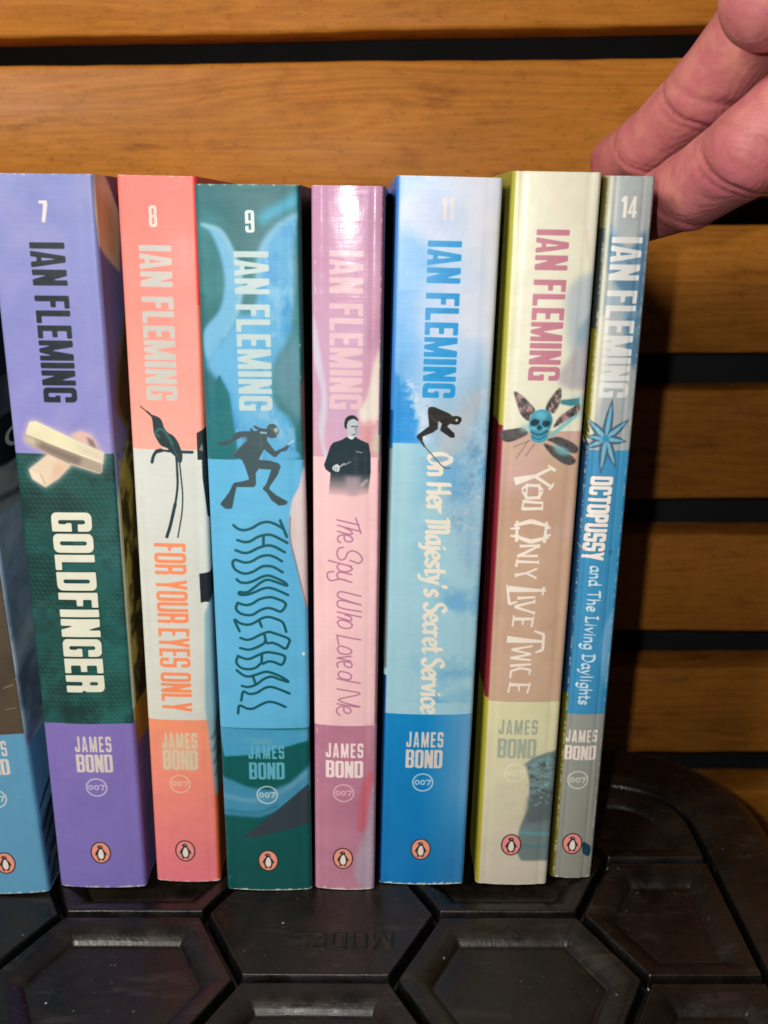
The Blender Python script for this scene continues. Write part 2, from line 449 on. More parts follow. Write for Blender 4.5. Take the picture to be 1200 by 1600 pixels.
# ---- heavy condensed capitals and figures: additive / subtractive shapes on a unit cell (x right, y up)
def rrect(x0, y0, x1, y1, rx=0.0, ry=0.0):
    if rx <= 0: return [(x0, y0), (x1, y0), (x1, y1), (x0, y1)]
    out = []
    for cx, cy, a0 in ((x1 - rx, y1 - ry, 0), (x0 + rx, y1 - ry, 90), (x0 + rx, y0 + ry, 180), (x1 - rx, y0 + ry, 270)):
        for k in range(6):
            t = radians(a0 + k * 18); out.append((cx + rx * cos(t), cy + ry * sin(t)))
    return out
def block(ch, s=0.36, b=0.15):
    """returns advance, [(sign, polygon)]"""
    A = lambda p: ('+', p); S = lambda p: ('-', p)
    ro = lambda x0, y0, x1, y1: rrect(x0, y0, x1, y1, .30, .13); ri = lambda x0, y0, x1, y1: rrect(x0, y0, x1, y1, .08, .05)
    if ch == 'I': return s * 1.05, [A(rrect(0, 0, s * 1.05, 1))]
    if ch in 'O0': return 1, [A(ro(0, 0, 1, 1)), S(ri(s, b, 1 - s, 1 - b))]
    if ch == 'Q': return block('O', s, b)
    if ch == 'D': return 1, [A(ro(0, 0, 1, 1)), A(rrect(0, 0, .5, 1)), S(ri(s, b, 1 - s, 1 - b))]
    if ch == 'C': return 1, [A(ro(0, 0, 1, 1)), S(ri(s, b, 1 - s, 1 - b)), S(rrect(1 - s - .02, .38, 1.1, .62))]
    if ch == 'G': return 1, [A(ro(0, 0, 1, 1)), S(ri(s, b, 1 - s, 1 - b)), S(rrect(1 - s - .02, .50, 1.1, .64)), A(rrect(.54, .36, 1, .50)), A(rrect(1 - s, 0, 1, .45))]
    if ch == 'U': return 1, [A(ro(0, 0, 1, 1)), A(rrect(0, .5, 1, 1)), S(ri(s, b, 1 - s, .8)), S(rrect(s, .4, 1 - s, 1.1))]
    if ch == 'J': return .9, [A(ro(0, 0, .9, 1)), A(rrect(.9 - s, .4, .9, 1)), S(rrect(-.1, .34, .9 - s, 1.1)), S(ri(s, b, .9 - s, .6))]
    if ch == 'L': return .82, [A(rrect(0, 0, s, 1)), A(rrect(0, 0, .82, b))]
    if ch == 'F': return .82, [A(rrect(0, 0, s, 1)), A(rrect(0, 1 - b, .82, 1)), A(rrect(0, .45, .74, .45 + b))]
    if ch == 'E': return .84, [A(rrect(0, 0, s, 1)), A(rrect(0, 1 - b, .84, 1)), A(rrect(0, .5 - b / 2, .76, .5 + b / 2)), A(rrect(0, 0, .84, b))]
    if ch == 'T': return .86, [A(rrect(.43 - s / 2, 0, .43 + s / 2, 1)), A(rrect(0, 1 - b, .86, 1))]
    if ch == 'H': return 1, [A(rrect(0, 0, s, 1)), A(rrect(1 - s, 0, 1, 1)), A(rrect(0, .5 - b / 2, 1, .5 + b / 2))]
    if ch == 'N': return 1, [A(rrect(0, 0, s * .95, 1)), A(rrect(1 - s * .95, 0, 1, 1)), A([(0, 1), (s * 1.05, 1), (1, 0), (1 - s * 1.05, 0)])]
    if ch == 'M': return 1.32, [A(rrect(0, 0, s * .9, 1)), A(rrect(1.32 - s * .9, 0, 1.32, 1)), A([(0, 1), (s * 1.15, 1), (.66 + s * .35, 0), (.66 - s * .35, 0)]), A([(1.32, 1), (1.32 - s * 1.15, 1), (.66 - s * .35, 0), (.66 + s * .35, 0)])]
    if ch == 'A': return 1.04, [A([(0, 0), (s * .98, 0), (.52 + s * .12, 1), (.52 - s * .55, 1)]), A([(1.04, 0), (1.04 - s * .98, 0), (.52 - s * .12, 1), (.52 + s * .55, 1)]), A(rrect(.22, .17, .82, .17 + b * .9))]
    if ch == 'V': return 1, [A([(0, 1), (s, 1), (.5 + s * .4, 0), (.5 - s * .4, 0)]), A([(1, 1), (1 - s, 1), (.5 - s * .4, 0), (.5 + s * .4, 0)])]
    if ch == 'Y': return 1, [A([(0, 1), (s, 1), (.5 + s / 2, .38), (.5 - s / 2, .38)]), A([(1, 1), (1 - s, 1), (.5 - s / 2, .38), (.5 + s / 2, .38)]), A(rrect(.5 - s / 2, 0, .5 + s / 2, .45))]
    if ch == 'P': return .96, [A(rrect(0, 0, s, 1)), A(ro(0, .40, .96, 1)), A(rrect(0, .40, .5, 1)), S(ri(s, .40 + b, .96 - s, 1 - b))]
    if ch == 'R': return 1, [A(ro(0, .42, .98, 1)), A(rrect(0, .3, .5, 1)), A(rrect(0, 0, s, 1)), A(rrect(1 - s, 0, 1, .42)), A(rrect(s, .42, .9, .42 + b)), S(ri(s, .45 + b, .98 - s, 1 - b)), S(rrect(s, -.1, 1 - s, .42 - .001))]
    if ch == 'B': return 1, [A(ro(0, 0, 1, .54)), A(ro(0, .46, 1, 1)), A(rrect(0, 0, .5, 1)), S(ri(s, b, 1 - s, .5 - b * .45)), S(ri(s, .5 + b * .45, 1 - s, 1 - b))]
    if ch == 'S': return 1, [A(ro(0, 0, 1, 1)), S(ri(s, .5 + b * .5, 1 - s, 1 - b)), S(ri(s, b, 1 - s, .5 - b * .5)), S(rrect(1 - s, .60, 1.1, .70)), S(rrect(-.1, .30, s, .40)), S([(1 - s, .5 + b * .5), (1.1, .5 + b * .5), (1.1, .68), (1 - s, .68)]), S([(s, .5 - b * .5), (-.1, .5 - b * .5), (-.1, .32), (s, .32)])]
    if ch == '7': return .9, [A(rrect(0, 1 - b * 1.1, .9, 1)), A([(.9 - s, 1), (.9, 1), (.9, .75), (.52, 0), (.16, 0), (.9 - s * 1.1, .75)])]
    if ch == '8': return 1, [A(ro(0, 0, 1, .56)), A(ro(.02, .46, .98, 1)), S(ri(s, b, 1 - s, .5 - b * .45)), S(ri(s, .5 + b * .45, 1 - s, 1 - b))]
    if ch == '9': return 1, [A(ro(0, 0, 1, 1)), S(ri(s, .42 + b, 1 - s, 1 - b)), S(ri(s, b, 1 - s, .42)), S(rrect(-.1, .30, s, .40))]
    if ch == '1': return .62, [A(rrect(.62 - s, 0, .62, 1)), A([(0, .74), (.62 - s, .74), (.62 - s, .86), (0, .86)]), A([(.0, .86), (.3, .86), (.62, 1), (.62 - s, 1)])]
    if ch == '2': return .96, [A(ro(0, .4, .96, 1)), S(ri(s, .3, .96 - s, 1 - b)), S(rrect(-.1, .3, s, .66)), A([(0, b), (s, b), (.96, .52), (.96 - s, .56)]), A(rrect(0, 0, .96, b))]
    if ch == '4': return 1, [A(rrect(.52, 0, .86, 1)), A(rrect(0, .18, 1, .18 + b)), A([(0, .18), (.26, .18), (.70, 1), (.52, 1)])]
    if ch == '6': return 1, [A(ro(0, 0, 1, 1)), S(ri(s, b, 1 - s, .58 - b)), S(ri(s, .58, 1 - s, 1 - b)), S(rrect(1 - s, .60, 1.1, .70))]
    return .6, []

def block_text(cv, text, x0, y0, x1, y1, color, s=.36, b=.15, gap=.14, space=.5, down=True, alpha=1.0, rnd=.12, shear=0.0, mul=None, grow=0.0, shift=0.0):
    """fit a run of capitals in the box; down=True reads from head to tail with letter tops to the right"""
    adv = 0; items = []
    for ch in text:
        if ch == ' ': adv += space; continue
        w, sh = block(ch, s, b); items.append((adv, w, sh)); adv += w + gap
    adv -= gap
    lay = Layer(cv, min(x0, x1) - abs(shift), y0, max(x0, x1) + abs(shift), y1, 1.5)
    for off, w, sh in items:
        g = Layer.__new__(Layer); g.__dict__ = dict(lay.__dict__); g.m = np.zeros_like(lay.m)
        for sg, P in sh:
            if down: Q = [(x0 + v * (x1 - x0) + shift * (off + u) / adv, y0 + (off + u) / adv * (y1 - y0)) for u, v in P]
            else: Q = [(x0 + (off + u) / adv * (x1 - x0), y1 - v * (y1 - y0)) for u, v in P]
            g.poly(Q, sg == '-')
        lay.m = np.maximum(lay.m, g.m)
    if grow: lay.m = np.clip(gblur(lay.m, grow * RES * 3) * 4 - .4, 0, 1)
    if rnd: lay.round(rnd)
    lay.put(color, alpha, mul)
    return lay

# ---- pen-stroke letters (x right, y up, capital height 1); '~' = smooth curve
PEN = {
 'a': (.50, '~.42,.46 .28,.60 .08,.46 .04,.22 .14,.02 .30,.06 .42,.24|.44,.60 .42,.10 .52,.02'),
 'c': (.42, '~.42,.50 .26,.60 .06,.40 .06,.15 .22,.00 .42,.10'),
 'd': (.50, '~.42,.46 .28,.60 .08,.46 .04,.22 .14,.02 .30,.06 .42,.24|.44,1 .42,.08 .52,.02'),
 'e': (.44, '~.06,.30 .40,.36 .38,.54 .22,.60 .05,.42 .05,.16 .22,.00 .42,.10'),
 'g': (.50, '~.42,.46 .28,.60 .08,.46 .04,.24 .14,.06 .30,.08 .42,.24|~.44,.60 .43,.0 .36,-.26 .18,-.32 .02,-.22'),
 'h': (.48, '.06,1 .05,0|~.06,.38 .22,.58 .38,.50 .40,.28 .40,0'),
 'i': (.20, '.09,.60 .08,0|.09,.80 .11,.84'),
 'j': (.20, '~.12,.60 .12,.0 .06,-.26 -.10,-.26|.12,.80 .14,.84'),
 'l': (.20, '.08,1 .08,0'),
 'n': (.48, '.06,.60 .05,0|~.06,.38 .22,.60 .38,.50 .40,.28 .40,0'),
 'o': (.50, '~.24,.60 .06,.44 .06,.16 .24,.00 .42,.16 .42,.44 .24,.60'),
 'p': (.50, '.06,.60 .05,-.32|~.06,.44 .24,.60 .42,.46 .42,.16 .24,.00 .06,.14'),
 'r': (.34, '.06,.60 .05,0|~.06,.36 .18,.56 .34,.56'),
 's': (.40, '~.36,.52 .20,.60 .06,.48 .12,.34 .30,.24 .34,.10 .18,.00 .02,.08'),
 't': (.32, '~.14,.88 .12,.12 .20,.01 .32,.06|.00,.60 .30,.60'),
 'u': (.48, '~.06,.60 .06,.16 .18,.01 .34,.08 .40,.26|.42,.60 .41,0'),
 'v': (.44, '.02,.60 .21,.02 .42,.60'),
 'y': (.46, '.04,.60 .22,.06|~.42,.60 .24,.02 .12,-.26 -.04,-.26'),
 "'": (.14, '.08,1 .05,.80'),
 'O': (.66, '~.40,1 .12,.82 .05,.46 .16,.10 .36,.00 .58,.22 .60,.60 .46,.92 .26,1.02'),
 'H': (.64, '.10,1 .08,0|.54,1 .54,0|.08,.52 .54,.52'),
 'M': (.86, '~.04,.94 .16,1 .20,.7 .16,0|~.18,.8 .32,1 .46,.86 .46,.1|~.48,.8 .62,1 .76,.86 .76,.10 .84,.0'),
 'S': (.54, '~.52,.86 .34,1.0 .10,.88 .12,.64 .36,.50 .50,.30 .40,.06 .18,.00 .02,.14'),
 'T': (.62, '.30,1 .30,0|.02,.94 .58,.98'),
 'L': (.56, '.12,1 .12,0|.02,.98 .26,.98|.02,.02 .50,.02 .54,.18'),
 'D': (.68, '.12,1 .12,0|~.02,.98 .34,.98 .60,.78 .62,.36 .40,.03 .02,.02'),
}
def pen_text(cv, text, x0, y0, x1, y1, color, width, nib=None, space=.34, track=.10, alpha=1.0, shift=0.0, slant=0.0, rnd=0.0, caps=1.0):
    adv = 0; items = []
    for ch in text:
        if ch == ' ': adv += space; continue
        w, d = PEN[ch]; items.append((adv, d, ch)); adv += w + track
    adv -= track; k = (y1 - y0) / adv
    lay = Layer(cv, min(x0, x1) - abs(shift) - 3, y0, max(x0, x1) + abs(shift) + 1, y1, 1.5)
    for off, d, ch in items:
        for st in d.split('|'):
            sm = st.startswith('~')
            P = [tuple(map(float, q.split(','))) for q in st.lstrip('~').split()]
            Q = []
            for u, v in (smooth_pts(P) if sm else P):
                uu = off + u + slant * v
                Q.append((x0 + v * (x1 - x0) + shift * uu / adv, y0 + uu * k))
            lay.stroke(Q, width, nib)
    if rnd: lay.round(rnd)
    lay.put(color, alpha)

def logo(cv, cx, y_j, y_b, w, white, num, num_alpha=.9, a=1.0):
    """series lettering: small line, big line, ringed number"""
    yj0, yj1 = y_j; yb0, yb1 = y_b
    block_text(cv, 'JAMES', cx - w / 2, yj0, cx + w / 2, yj1, white, .36, .15, gap=.34, down=False, rnd=.06, alpha=a)
    block_text(cv, 'BOND', cx - w / 2, yb0, cx + w / 2, yb1, white, .38, .13, gap=.10, down=False, rnd=.07, alpha=a)
def ring(cv, cx, cy, col, alpha=.9, r=3.05):
    l = Layer(cv, cx - r, cy - r, cx + r, cy + r); l.ell(cx, cy, r, r * .98); l.ell(cx, cy, r - .42, r * .98 - .42, True); l.put(col, alpha)
    l = Layer(cv, cx - r, cy - r, cx + r, cy + r)
    for i, dx in enumerate((-1.62, -.02)):
        l.ell(cx + dx, cy, .72, .85)
    for i, dx in enumerate((-1.62, -.02)):
        l.ell(cx + dx, cy, .34, .46, True)
    l.stroke([(cx + .95, cy - .70), (cx + 2.2, cy - .70), (cx + 1.5, cy + .82)], .40)
    l.put(col, alpha)
def oval_bird(cv, cx, cy, bg=(240, 160, 135)):
    """publisher's oval with a standing bird"""
    cv.L([[(cx - 3.2, cy - 4), (cx + 3.2, cy + 4)]]).ell(cx, cy, 2.95, 3.65).put((45, 32, 30))
    cv.L([[(cx - 3.2, cy - 4), (cx + 3.2, cy + 4)]]).ell(cx, cy, 2.62, 3.32).put(bg)
    K = (38, 30, 32)
    body = [(-.15, -2.5), (.35, -2.35), (.65, -1.9), (.6, -1.3), (1.25, -.3), (1.75, .75), (1.6, 1.0), (1.25, .7), (1.15, 1.7), (.75, 2.35), (1.1, 2.6), (.2, 2.6), (.1, 2.3), (-.25, 2.3), (-.35, 2.6), (-1.2, 2.6), (-.8, 2.3), (-1.15, 1.6), (-1.25, .7), (-1.6, 1.0), (-1.7, .7), (-1.25, -.35), (-.65, -1.25), (-.5, -1.75), (-1.2, -1.85), (-.7, -2.2)]
    l = Layer(cv, cx - 3, cy - 4, cx + 3, cy + 4); l.poly([(cx + x, cy + y) for x, y in body]); l.round(.06); l.put(K)
    belly = [(-.15, -1.15), (.35, -1.1), (.7, -.2), (.85, .9), (.6, 1.9), (.1, 2.15), (-.45, 2.0), (-.8, 1.2), (-.75, .2), (-.45, -.7)]
    l = Layer(cv, cx - 3, cy - 4, cx + 3, cy + 4); l.poly(smooth_pts([(cx + x, cy + y) for x, y in belly], True)); l.put((238, 232, 222))
    l = Layer(cv, cx - 3, cy - 4, cx + 3, cy + 4); l.ell(cx + .05, cy - 1.95, .22, .16); l.put((235, 225, 210))
    l = Layer(cv, cx - 3, cy - 4, cx + 3, cy + 4); l.poly([(cx - .55, cy + 2.35), (cx - .1, cy + 2.35), (cx - .3, cy + 2.7), (cx - .9, cy + 2.7)]); l.poly([(cx + .2, cy + 2.35), (cx + .6, cy + 2.35), (cx + .9, cy + 2.7), (cx + .3, cy + 2.7)]); l.put((205, 90, 45), .5)

ART = {
'bars7':{'top':[(3.5,58.9),(5.2,58.7),(21.6,66.8),(21.1,69.8),(6.9,63.9),(2.2,62.1)],'side':[(2.2,62.1),(6.9,63.9),(21.1,69.3),(20.3,72.3),(12.9,69.8),(1.6,64.1)],'b2':[(7.6,67.1),(13.4,69.7),(9.7,73.5),(6.0,76.0),(2.8,73.9),(2.0,71.4)],'b3':[(13.6,62.2),(16.1,61.2),(18.4,62.0),(19.9,64.3),(20.3,66.0),(17.2,64.5)]},
'bird8':{'body':[(4.3,57.5),(5.4,57.7),(6.5,58.3),(7.1,59.6),(7.3,60.5),(8.2,61.8),(9.6,62.7),(10.7,64.3),(11.5,66.7),(11.7,67.9),(11.4,69.6),(10.6,69.6),(10.1,68.4),(8.9,67.2),(8.0,66.0),(6.4,65.3),(5.4,63.8),(4.8,62.4),(4.6,61.0),(4.5,59.1)],'beak':[(1.5,55.3),(4.3,57.5)],'branch':[(3.8,69.8),(4.3,68.1),(5.2,66.9),(6.6,66.5),(8.5,66.7),(11.1,66.9),(14.2,67.0)],'t1':[(10.1,67.4),(10.2,71.3),(10.1,76.0),(9.3,80.9),(7.8,86.7),(6.7,90.0)],'t2':[(10.8,68.4),(11.1,73.5),(11.3,78.5),(10.9,83.5),(9.6,90.1)],'gr':[(5.2,61.7),(6.4,61.0),(7.5,61.7),(8.4,63.1),(9.3,64.8)]},
'diver9':{'torso':[(7.1,59.4),(10.8,59.2),(14.2,58.9),(14.1,61.6),(13.3,63.9),(11.9,66.6),(11.7,69.2),(7.9,67.6),(7.7,66.8),(5.5,65.9),(5.6,64.9),(9.1,61.4),(7.4,61.0)],'arm1':[(7.3,59.3),(6.0,59.9),(5.0,61.6),(3.5,61.9),(1.7,62.2),(2.1,63.2),(4.0,63.0),(5.7,62.0),(7.4,61.0)],'arm2':[(14.0,61.6),(16.1,64.5),(18.2,63.5),(19.1,62.9),(19.8,62.8),(18.9,64.4),(17.6,64.6),(16.1,66.1),(15.3,65.7),(13.1,63.7)],'head':[(14.2,58.1),(14.8,57.4),(15.9,57.3),(16.6,57.9),(17.2,59.1),(17.0,59.8),(16.4,60.2),(16.7,60.8),(15.3,61.1),(14.1,60.6)],'leg1':[(7.9,67.0),(9.3,71.9),(7.8,72.4),(5.3,72.9),(6.0,74.0),(10.4,74.0),(11.0,73.3),(11.0,70.3),(12.0,68.8),(11.3,67.2)],'fin1':[(5.3,72.9),(6.0,73.9),(5.5,75.9),(4.6,79.9),(2.9,80.0),(1.5,78.8),(4.0,75.5)],'leg2':[(11.7,66.7),(14.7,66.9),(16.8,67.6),(17.4,68.3),(16.7,70.5),(14.4,73.9),(14.3,74.7),(13.4,74.9),(12.6,74.3),(13.6,73.1),(15.0,69.3),(12.0,69.1)],'fin2':[(13.4,73.9),(14.3,74.5),(16.0,76.1),(19.0,77.9),(18.6,78.7),(16.7,79.0),(14.8,77.5),(13.7,75.5),(12.6,74.4)],'hose':[(11.2,58.1),(12.0,58.7),(14.2,59.0)],'mask':[(16.2,58.9)]},
'man10':{'coat':[(7.3,60.6),(8.5,61.2),(9.5,60.5),(10.5,61.2),(12.9,62.3),(13.4,65.3),(13.5,69.9),(12.9,75.7),(10.3,76.5),(6.8,76.1),(2.8,76.0),(3.3,70.2),(2.0,69.3),(1.6,68.1),(2.3,66.1),(3.2,63.2),(3.9,62.2),(6.1,61.4)],'head':[(7.4,56.2),(8.5,55.5),(9.6,55.9),(10.2,56.9),(10.2,59.0),(9.5,60.4),(8.8,61.0),(7.8,60.7),(7.4,59.0)],'hair':[(6.8,58.0),(6.9,56.2),(7.8,55.2),(9.0,55.0),(10.0,55.7),(10.2,56.5),(9.1,55.9),(7.9,56.4),(7.4,57.4),(7.4,58.5)],'hand':[(3.8,68.6),(4.9,67.8),(5.6,68.5),(5.3,69.8),(4.0,69.5)],'gun':[(5.6,68.5),(6.8,67.6)],'gun2':[(6.8,68.0),(8.4,67.1)],'pocket':[(9.9,64.4),(11.3,64.7)],'fold':[(7.0,71.0),(11.0,71.0),(10.3,76.1),(7.5,76.1)]},
'ski11':{'b':[(8.1,55.5),(8.6,54.9),(9.6,54.9),(11.6,55.7),(13.5,56.5),(14.4,57.2),(15.6,57.1),(16.6,57.5),(16.8,58.2),(16.2,59.2),(15.2,59.4),(13.9,59.1),(13.1,59.8),(15.1,61.7),(15.2,62.7),(14.1,62.7),(11.4,60.9),(11.8,59.1),(10.8,58.4),(10.8,60.5),(9.7,61.4),(7.0,62.6),(7.1,63.8),(7.8,65.2),(7.5,65.4),(6.4,63.9),(5.4,62.6),(6.3,61.7),(8.6,59.9),(8.2,57.0)],'ski':[(6.5,63.5),(7.8,65.3),(9.4,67.1),(12.2,70.1),(13.3,70.7),(14.4,70.7)],'gog':[(15.5,58.2)]},
'skull12':{'sk':[(6.3,58.4),(7.3,56.8),(9.1,56.2),(10.9,56.7),(11.9,58.5),(11.6,60.6),(11.0,62.0),(10.9,63.8),(9.1,64.8),(7.0,64.1),(6.6,62.0),(6.1,60.6)],'eyes':[[(6.4,59.7),(7.2,58.7),(8.6,59.1),(8.2,60.2),(6.8,60.4)],[(9.5,60.2),(9.7,59.2),(11.1,59.2),(11.5,59.9),(10.5,60.6)]],'nose':[(8.1,61.1),(8.6,60.2),(9.4,60.8),(8.9,61.5)],'mouth':[(6.7,62.0),(8.8,62.7),(10.8,61.7)],'f':[[(1.9,52.0),(4.1,53.0),(5.8,54.6),(7.2,56.1),(7.1,57.2),(6.2,57.9),(6.1,59.3),(4.4,58.2),(3.2,56.1)],[(13.2,50.7),(13.7,52.5),(13.3,54.9),(12.3,57.0),(11.1,57.0),(10.0,56.1),(10.9,53.6)],[(-0.9,62.1),(2.3,61.4),(4.6,61.1),(5.8,62.5),(3.6,63.9),(0.9,64.8),(-0.8,63.9)],[(10.9,64.0),(13.9,63.3),(17.7,64.9),(19.2,66.5),(18.3,67.5),(15.5,66.6),(12.6,64.7)],[(10.1,65.0),(12.9,65.9),(16.5,67.5),(18.7,69.3),(17.9,70.5),(15.8,70.3),(13.6,68.9),(11.9,67.5)],[(12.3,60.6),(13.5,58.3),(15.7,56.5),(18.5,54.9),(18.4,56.9),(15.8,58.7),(13.2,60.4)]],'quill':[[(11.8,62.9),(18.0,57.6)],[(6.6,64.3),(2.5,66.0)],[(7.8,65.0),(5.7,68.3)],[(6.1,64.3),(3.4,69.0)]],'teal':[(13.6,53.8),(18.4,53.3),(18.5,55.1),(16.3,55.3),(13.7,54.8)]},
'fish12':{'body':[(10.0,157.9),(16.9,154.6),(18.0,176.8),(17.8,188.4),(11.7,188.9),(10.2,186.1),(11.6,176.8),(12.4,167.8)]},
'star14':{'c':[(4.0,63.9)],'tips':[(4.9,53.2),(9.9,58.7),(9.7,64.7),(7.4,71.9),(3.4,73.6),(-1.0,66.7),(-0.8,63.4),(-1.0,58.8)]},
'r14':{'teal':[(7.4,185.6),(9.8,187.3),(9.7,190.5),(7.7,189.4)],'blue':[(0.8,11.7),(2.6,13.9),(10.0,13.6),(10.1,35.0),(5.2,25.6),(2.5,22.6)]},
'bg9':{'crescent1':[(0.0,9.1),(4.4,10.4),(7.0,14.7),(9.0,21.2),(8.1,28.9),(4.4,35.7),(0.1,41.5),(-0.7,34.6),(3.6,28.9),(5.0,22.3),(4.1,15.8),(2.1,11.0)],'head':[(13.7,15.7),(16.6,10.9),(20.5,7.7),(26.1,5.8),(22.2,8.7),(21.3,26.6),(20.0,35.6),(15.8,43.7),(16.1,52.0),(19.6,55.7),(21.3,60.5),(21.2,66.8),(5.5,66.8),(3.2,49.7),(1.7,45.0),(0.1,41.5),(6.2,34.6),(12.2,27.8)],'dark1':[(-0.3,49.7),(2.8,45.0),(5.0,49.7),(6.3,60.6),(6.7,66.8),(-0.3,66.8)],'dark2':[(21.4,58.7),(23.8,52.6),(23.7,66.7),(21.3,64.3)],'cy':[(13.9,6.7),(18.4,4.1),(22.9,1.5),(22.8,4.6),(16.7,7.7),(14.4,9.3)]},
'low9':{'l1':[(-0.9,144.6),(23.3,144.6),(23.3,148.1),(8.7,152.3),(-0.4,153.4)],'l2':[(-0.3,159.8),(12.0,164.1),(23.2,158.7),(23.1,164.1),(11.8,173.0),(-0.3,173.0)],'grey':[(3.7,180.1),(23.1,162.0),(23.3,175.2),(7.9,179.7)]},
'c7':{'gold':[(24.3,0.0),(27.1,0.0),(30.0,8.6),(28.9,23.5),(24.4,16.0),(23.9,8.6)]},
'thunder':[[(4.8,84.4),(6.0,85.4),(7.6,85.7),(9.6,85.1),(11.5,83.9),(13.5,83.4),(15.4,83.9),(17.6,85.2)],[(16.9,83.0),(18.5,87.5)],[(5.7,88.5),(7.5,89.0),(9.1,88.7),(11.1,87.5),(13.4,86.9),(15.3,87.3),(18.6,89.2)],[(5.1,91.3),(7.1,92.0),(8.7,91.8),(11.0,90.6),(13.3,89.9),(15.2,90.2),(17.9,91.8)],[(12.5,87.1),(12.4,90.0)],[(17.1,94.3),(15.2,93.1),(13.4,92.6),(11.3,93.1),(9.3,94.3),(7.6,94.7),(6.0,94.3),(4.9,94.0),(4.2,94.8),(4.6,96.4),(5.9,97.4),(7.5,97.8),(9.5,97.2),(11.8,95.8),(13.5,95.6),(15.1,96.0),(17.2,97.4)],[(5.1,99.5),(6.1,100.3),(7.8,100.4),(9.4,99.9),(11.7,98.7),(13.4,98.3),(15.0,98.8),(17.6,100.2),(18.2,101.2),(15.6,100.2),(13.4,99.5),(11.7,100.1),(9.7,101.7),(7.7,103.1),(5.7,103.1),(5.8,103.8),(7.6,103.8),(9.6,103.1),(12.0,102.0),(13.6,101.8),(15.6,102.4),(18.5,103.9)],[(5.1,106.2),(7.2,106.8),(8.9,106.4),(10.9,105.1),(13.1,104.5),(14.9,104.7),(17.8,106.3),(16.6,108.6),(14.8,108.0),(13.1,107.6),(11.1,108.2),(9.1,109.5),(7.4,109.7),(5.5,109.1),(4.6,107.8),(5.1,106.2)],[(5.3,114.5),(4.1,111.2),(5.7,112.2),(7.7,112.5),(9.4,111.9),(11.4,110.6),(13.1,110.2),(14.7,110.6),(16.9,111.8),(17.8,114.6)],[(10.7,111.3),(11.3,113.1)],[(5.5,116.5),(7.2,117.0),(8.9,116.5),(10.9,115.4),(13.0,114.6),(14.6,115.0),(18.4,116.7),(18.2,118.5),(17.4,119.6),(15.5,118.4),(13.9,117.8),(12.5,117.8),(12.0,115.5)],[(5.3,119.5),(7.4,119.9),(9.1,119.5),(11.5,118.2),(12.2,117.2)],[(4.6,121.9),(6.3,122.6),(7.7,122.7),(9.7,121.7),(12.1,120.7),(14.1,120.8),(17.2,121.9),(16.4,124.4),(14.4,123.6),(12.7,123.4),(11.1,124.0),(11.1,121.4)],[(4.6,121.9),(4.1,123.8),(5.2,125.3),(7.2,125.8),(9.3,125.3),(10.7,124.0)],[(4.1,126.2),(5.8,127.6),(7.5,128.0),(9.6,127.3),(12.0,126.5),(14.3,127.1),(16.7,128.4),(18.0,129.6),(15.6,128.8),(13.6,128.0),(11.6,128.6),(9.1,130.5),(7.0,131.2),(5.4,130.9)],[(8.4,127.7),(9.1,130.1)],[(5.0,135.4),(5.7,132.7),(7.3,133.3),(9.4,132.9),(11.5,131.5),(13.2,131.1),(15.2,131.7),(18.3,133.2)],[(4.0,139.4),(4.5,137.0),(6.5,137.8),(8.2,137.8),(10.3,136.6),(12.4,135.7),(14.5,136.0),(17.1,137.3)]],
'spy':[[(5.0,82.8),(10.7,84.1)],[(9.8,82.2),(11.2,86.4)],[(5.1,84.3),(11.1,85.9)],[(7.1,85.0),(8.6,85.8),(8.8,86.7),(7.1,86.5),(5.1,85.9)],[(6.8,86.9),(7.1,88.5),(8.6,88.8),(9.0,88.0),(8.3,87.2),(6.4,86.9),(5.2,87.6),(5.3,88.7),(5.9,89.1)],[(6.6,90.4),(5.4,90.8),(5.0,92.4),(5.8,93.9),(7.1,93.5),(7.8,91.9),(9.1,91.3),(10.8,92.2),(11.6,93.8),(10.7,94.8),(9.5,94.4),(8.4,94.0)],[(2.7,94.2),(8.8,95.7)],[(8.1,95.5),(9.0,96.4),(7.8,97.2),(5.8,97.0),(5.0,95.9),(5.6,95.1)],[(8.8,98.0),(5.8,97.4),(5.0,98.1),(5.4,99.2),(7.1,99.5)],[(8.9,100.2),(5.8,99.4),(3.4,99.9),(2.4,98.8),(2.7,97.6),(4.1,97.3)],[(11.3,104.2),(6.6,103.0),(5.3,103.3),(5.3,104.4),(6.6,105.1),(11.4,106.7)],[(11.4,106.7),(6.6,105.5),(5.2,105.8),(5.3,107.2),(7.2,107.9),(11.4,108.6)],[(5.1,108.8),(11.5,110.2)],[(7.2,109.5),(8.8,110.3),(8.7,111.3),(7.2,110.9),(5.2,110.3)],[(5.1,111.9),(6.0,111.1),(8.2,111.7),(9.1,112.6),(8.2,113.5),(6.0,113.2),(5.1,111.9)],[(11.4,116.9),(5.0,115.6),(5.5,118.3)],[(5.1,119.8),(5.8,118.8),(8.1,119.4),(9.0,120.4),(8.1,121.2),(6.0,121.0),(5.1,119.8)],[(8.9,121.8),(5.1,122.4),(8.8,123.3)],[(7.0,123.5),(7.2,124.7),(8.7,125.2),(9.1,124.3),(8.3,123.6),(6.2,123.5),(5.1,124.1),(5.3,125.3)],[(11.4,130.0),(5.1,128.7)],[(5.3,127.5),(6.0,126.5),(8.1,126.9),(9.0,127.8),(8.3,128.9),(6.2,128.5),(5.3,127.5)],[(5.1,131.8),(11.4,133.2),(5.5,135.2),(11.4,137.3),(5.1,136.4)],[(6.9,137.2),(7.1,138.8),(8.4,139.3),(8.9,138.4),(8.2,137.5),(6.2,137.2),(5.1,138.0),(5.1,139.2),(5.9,140.0)]],
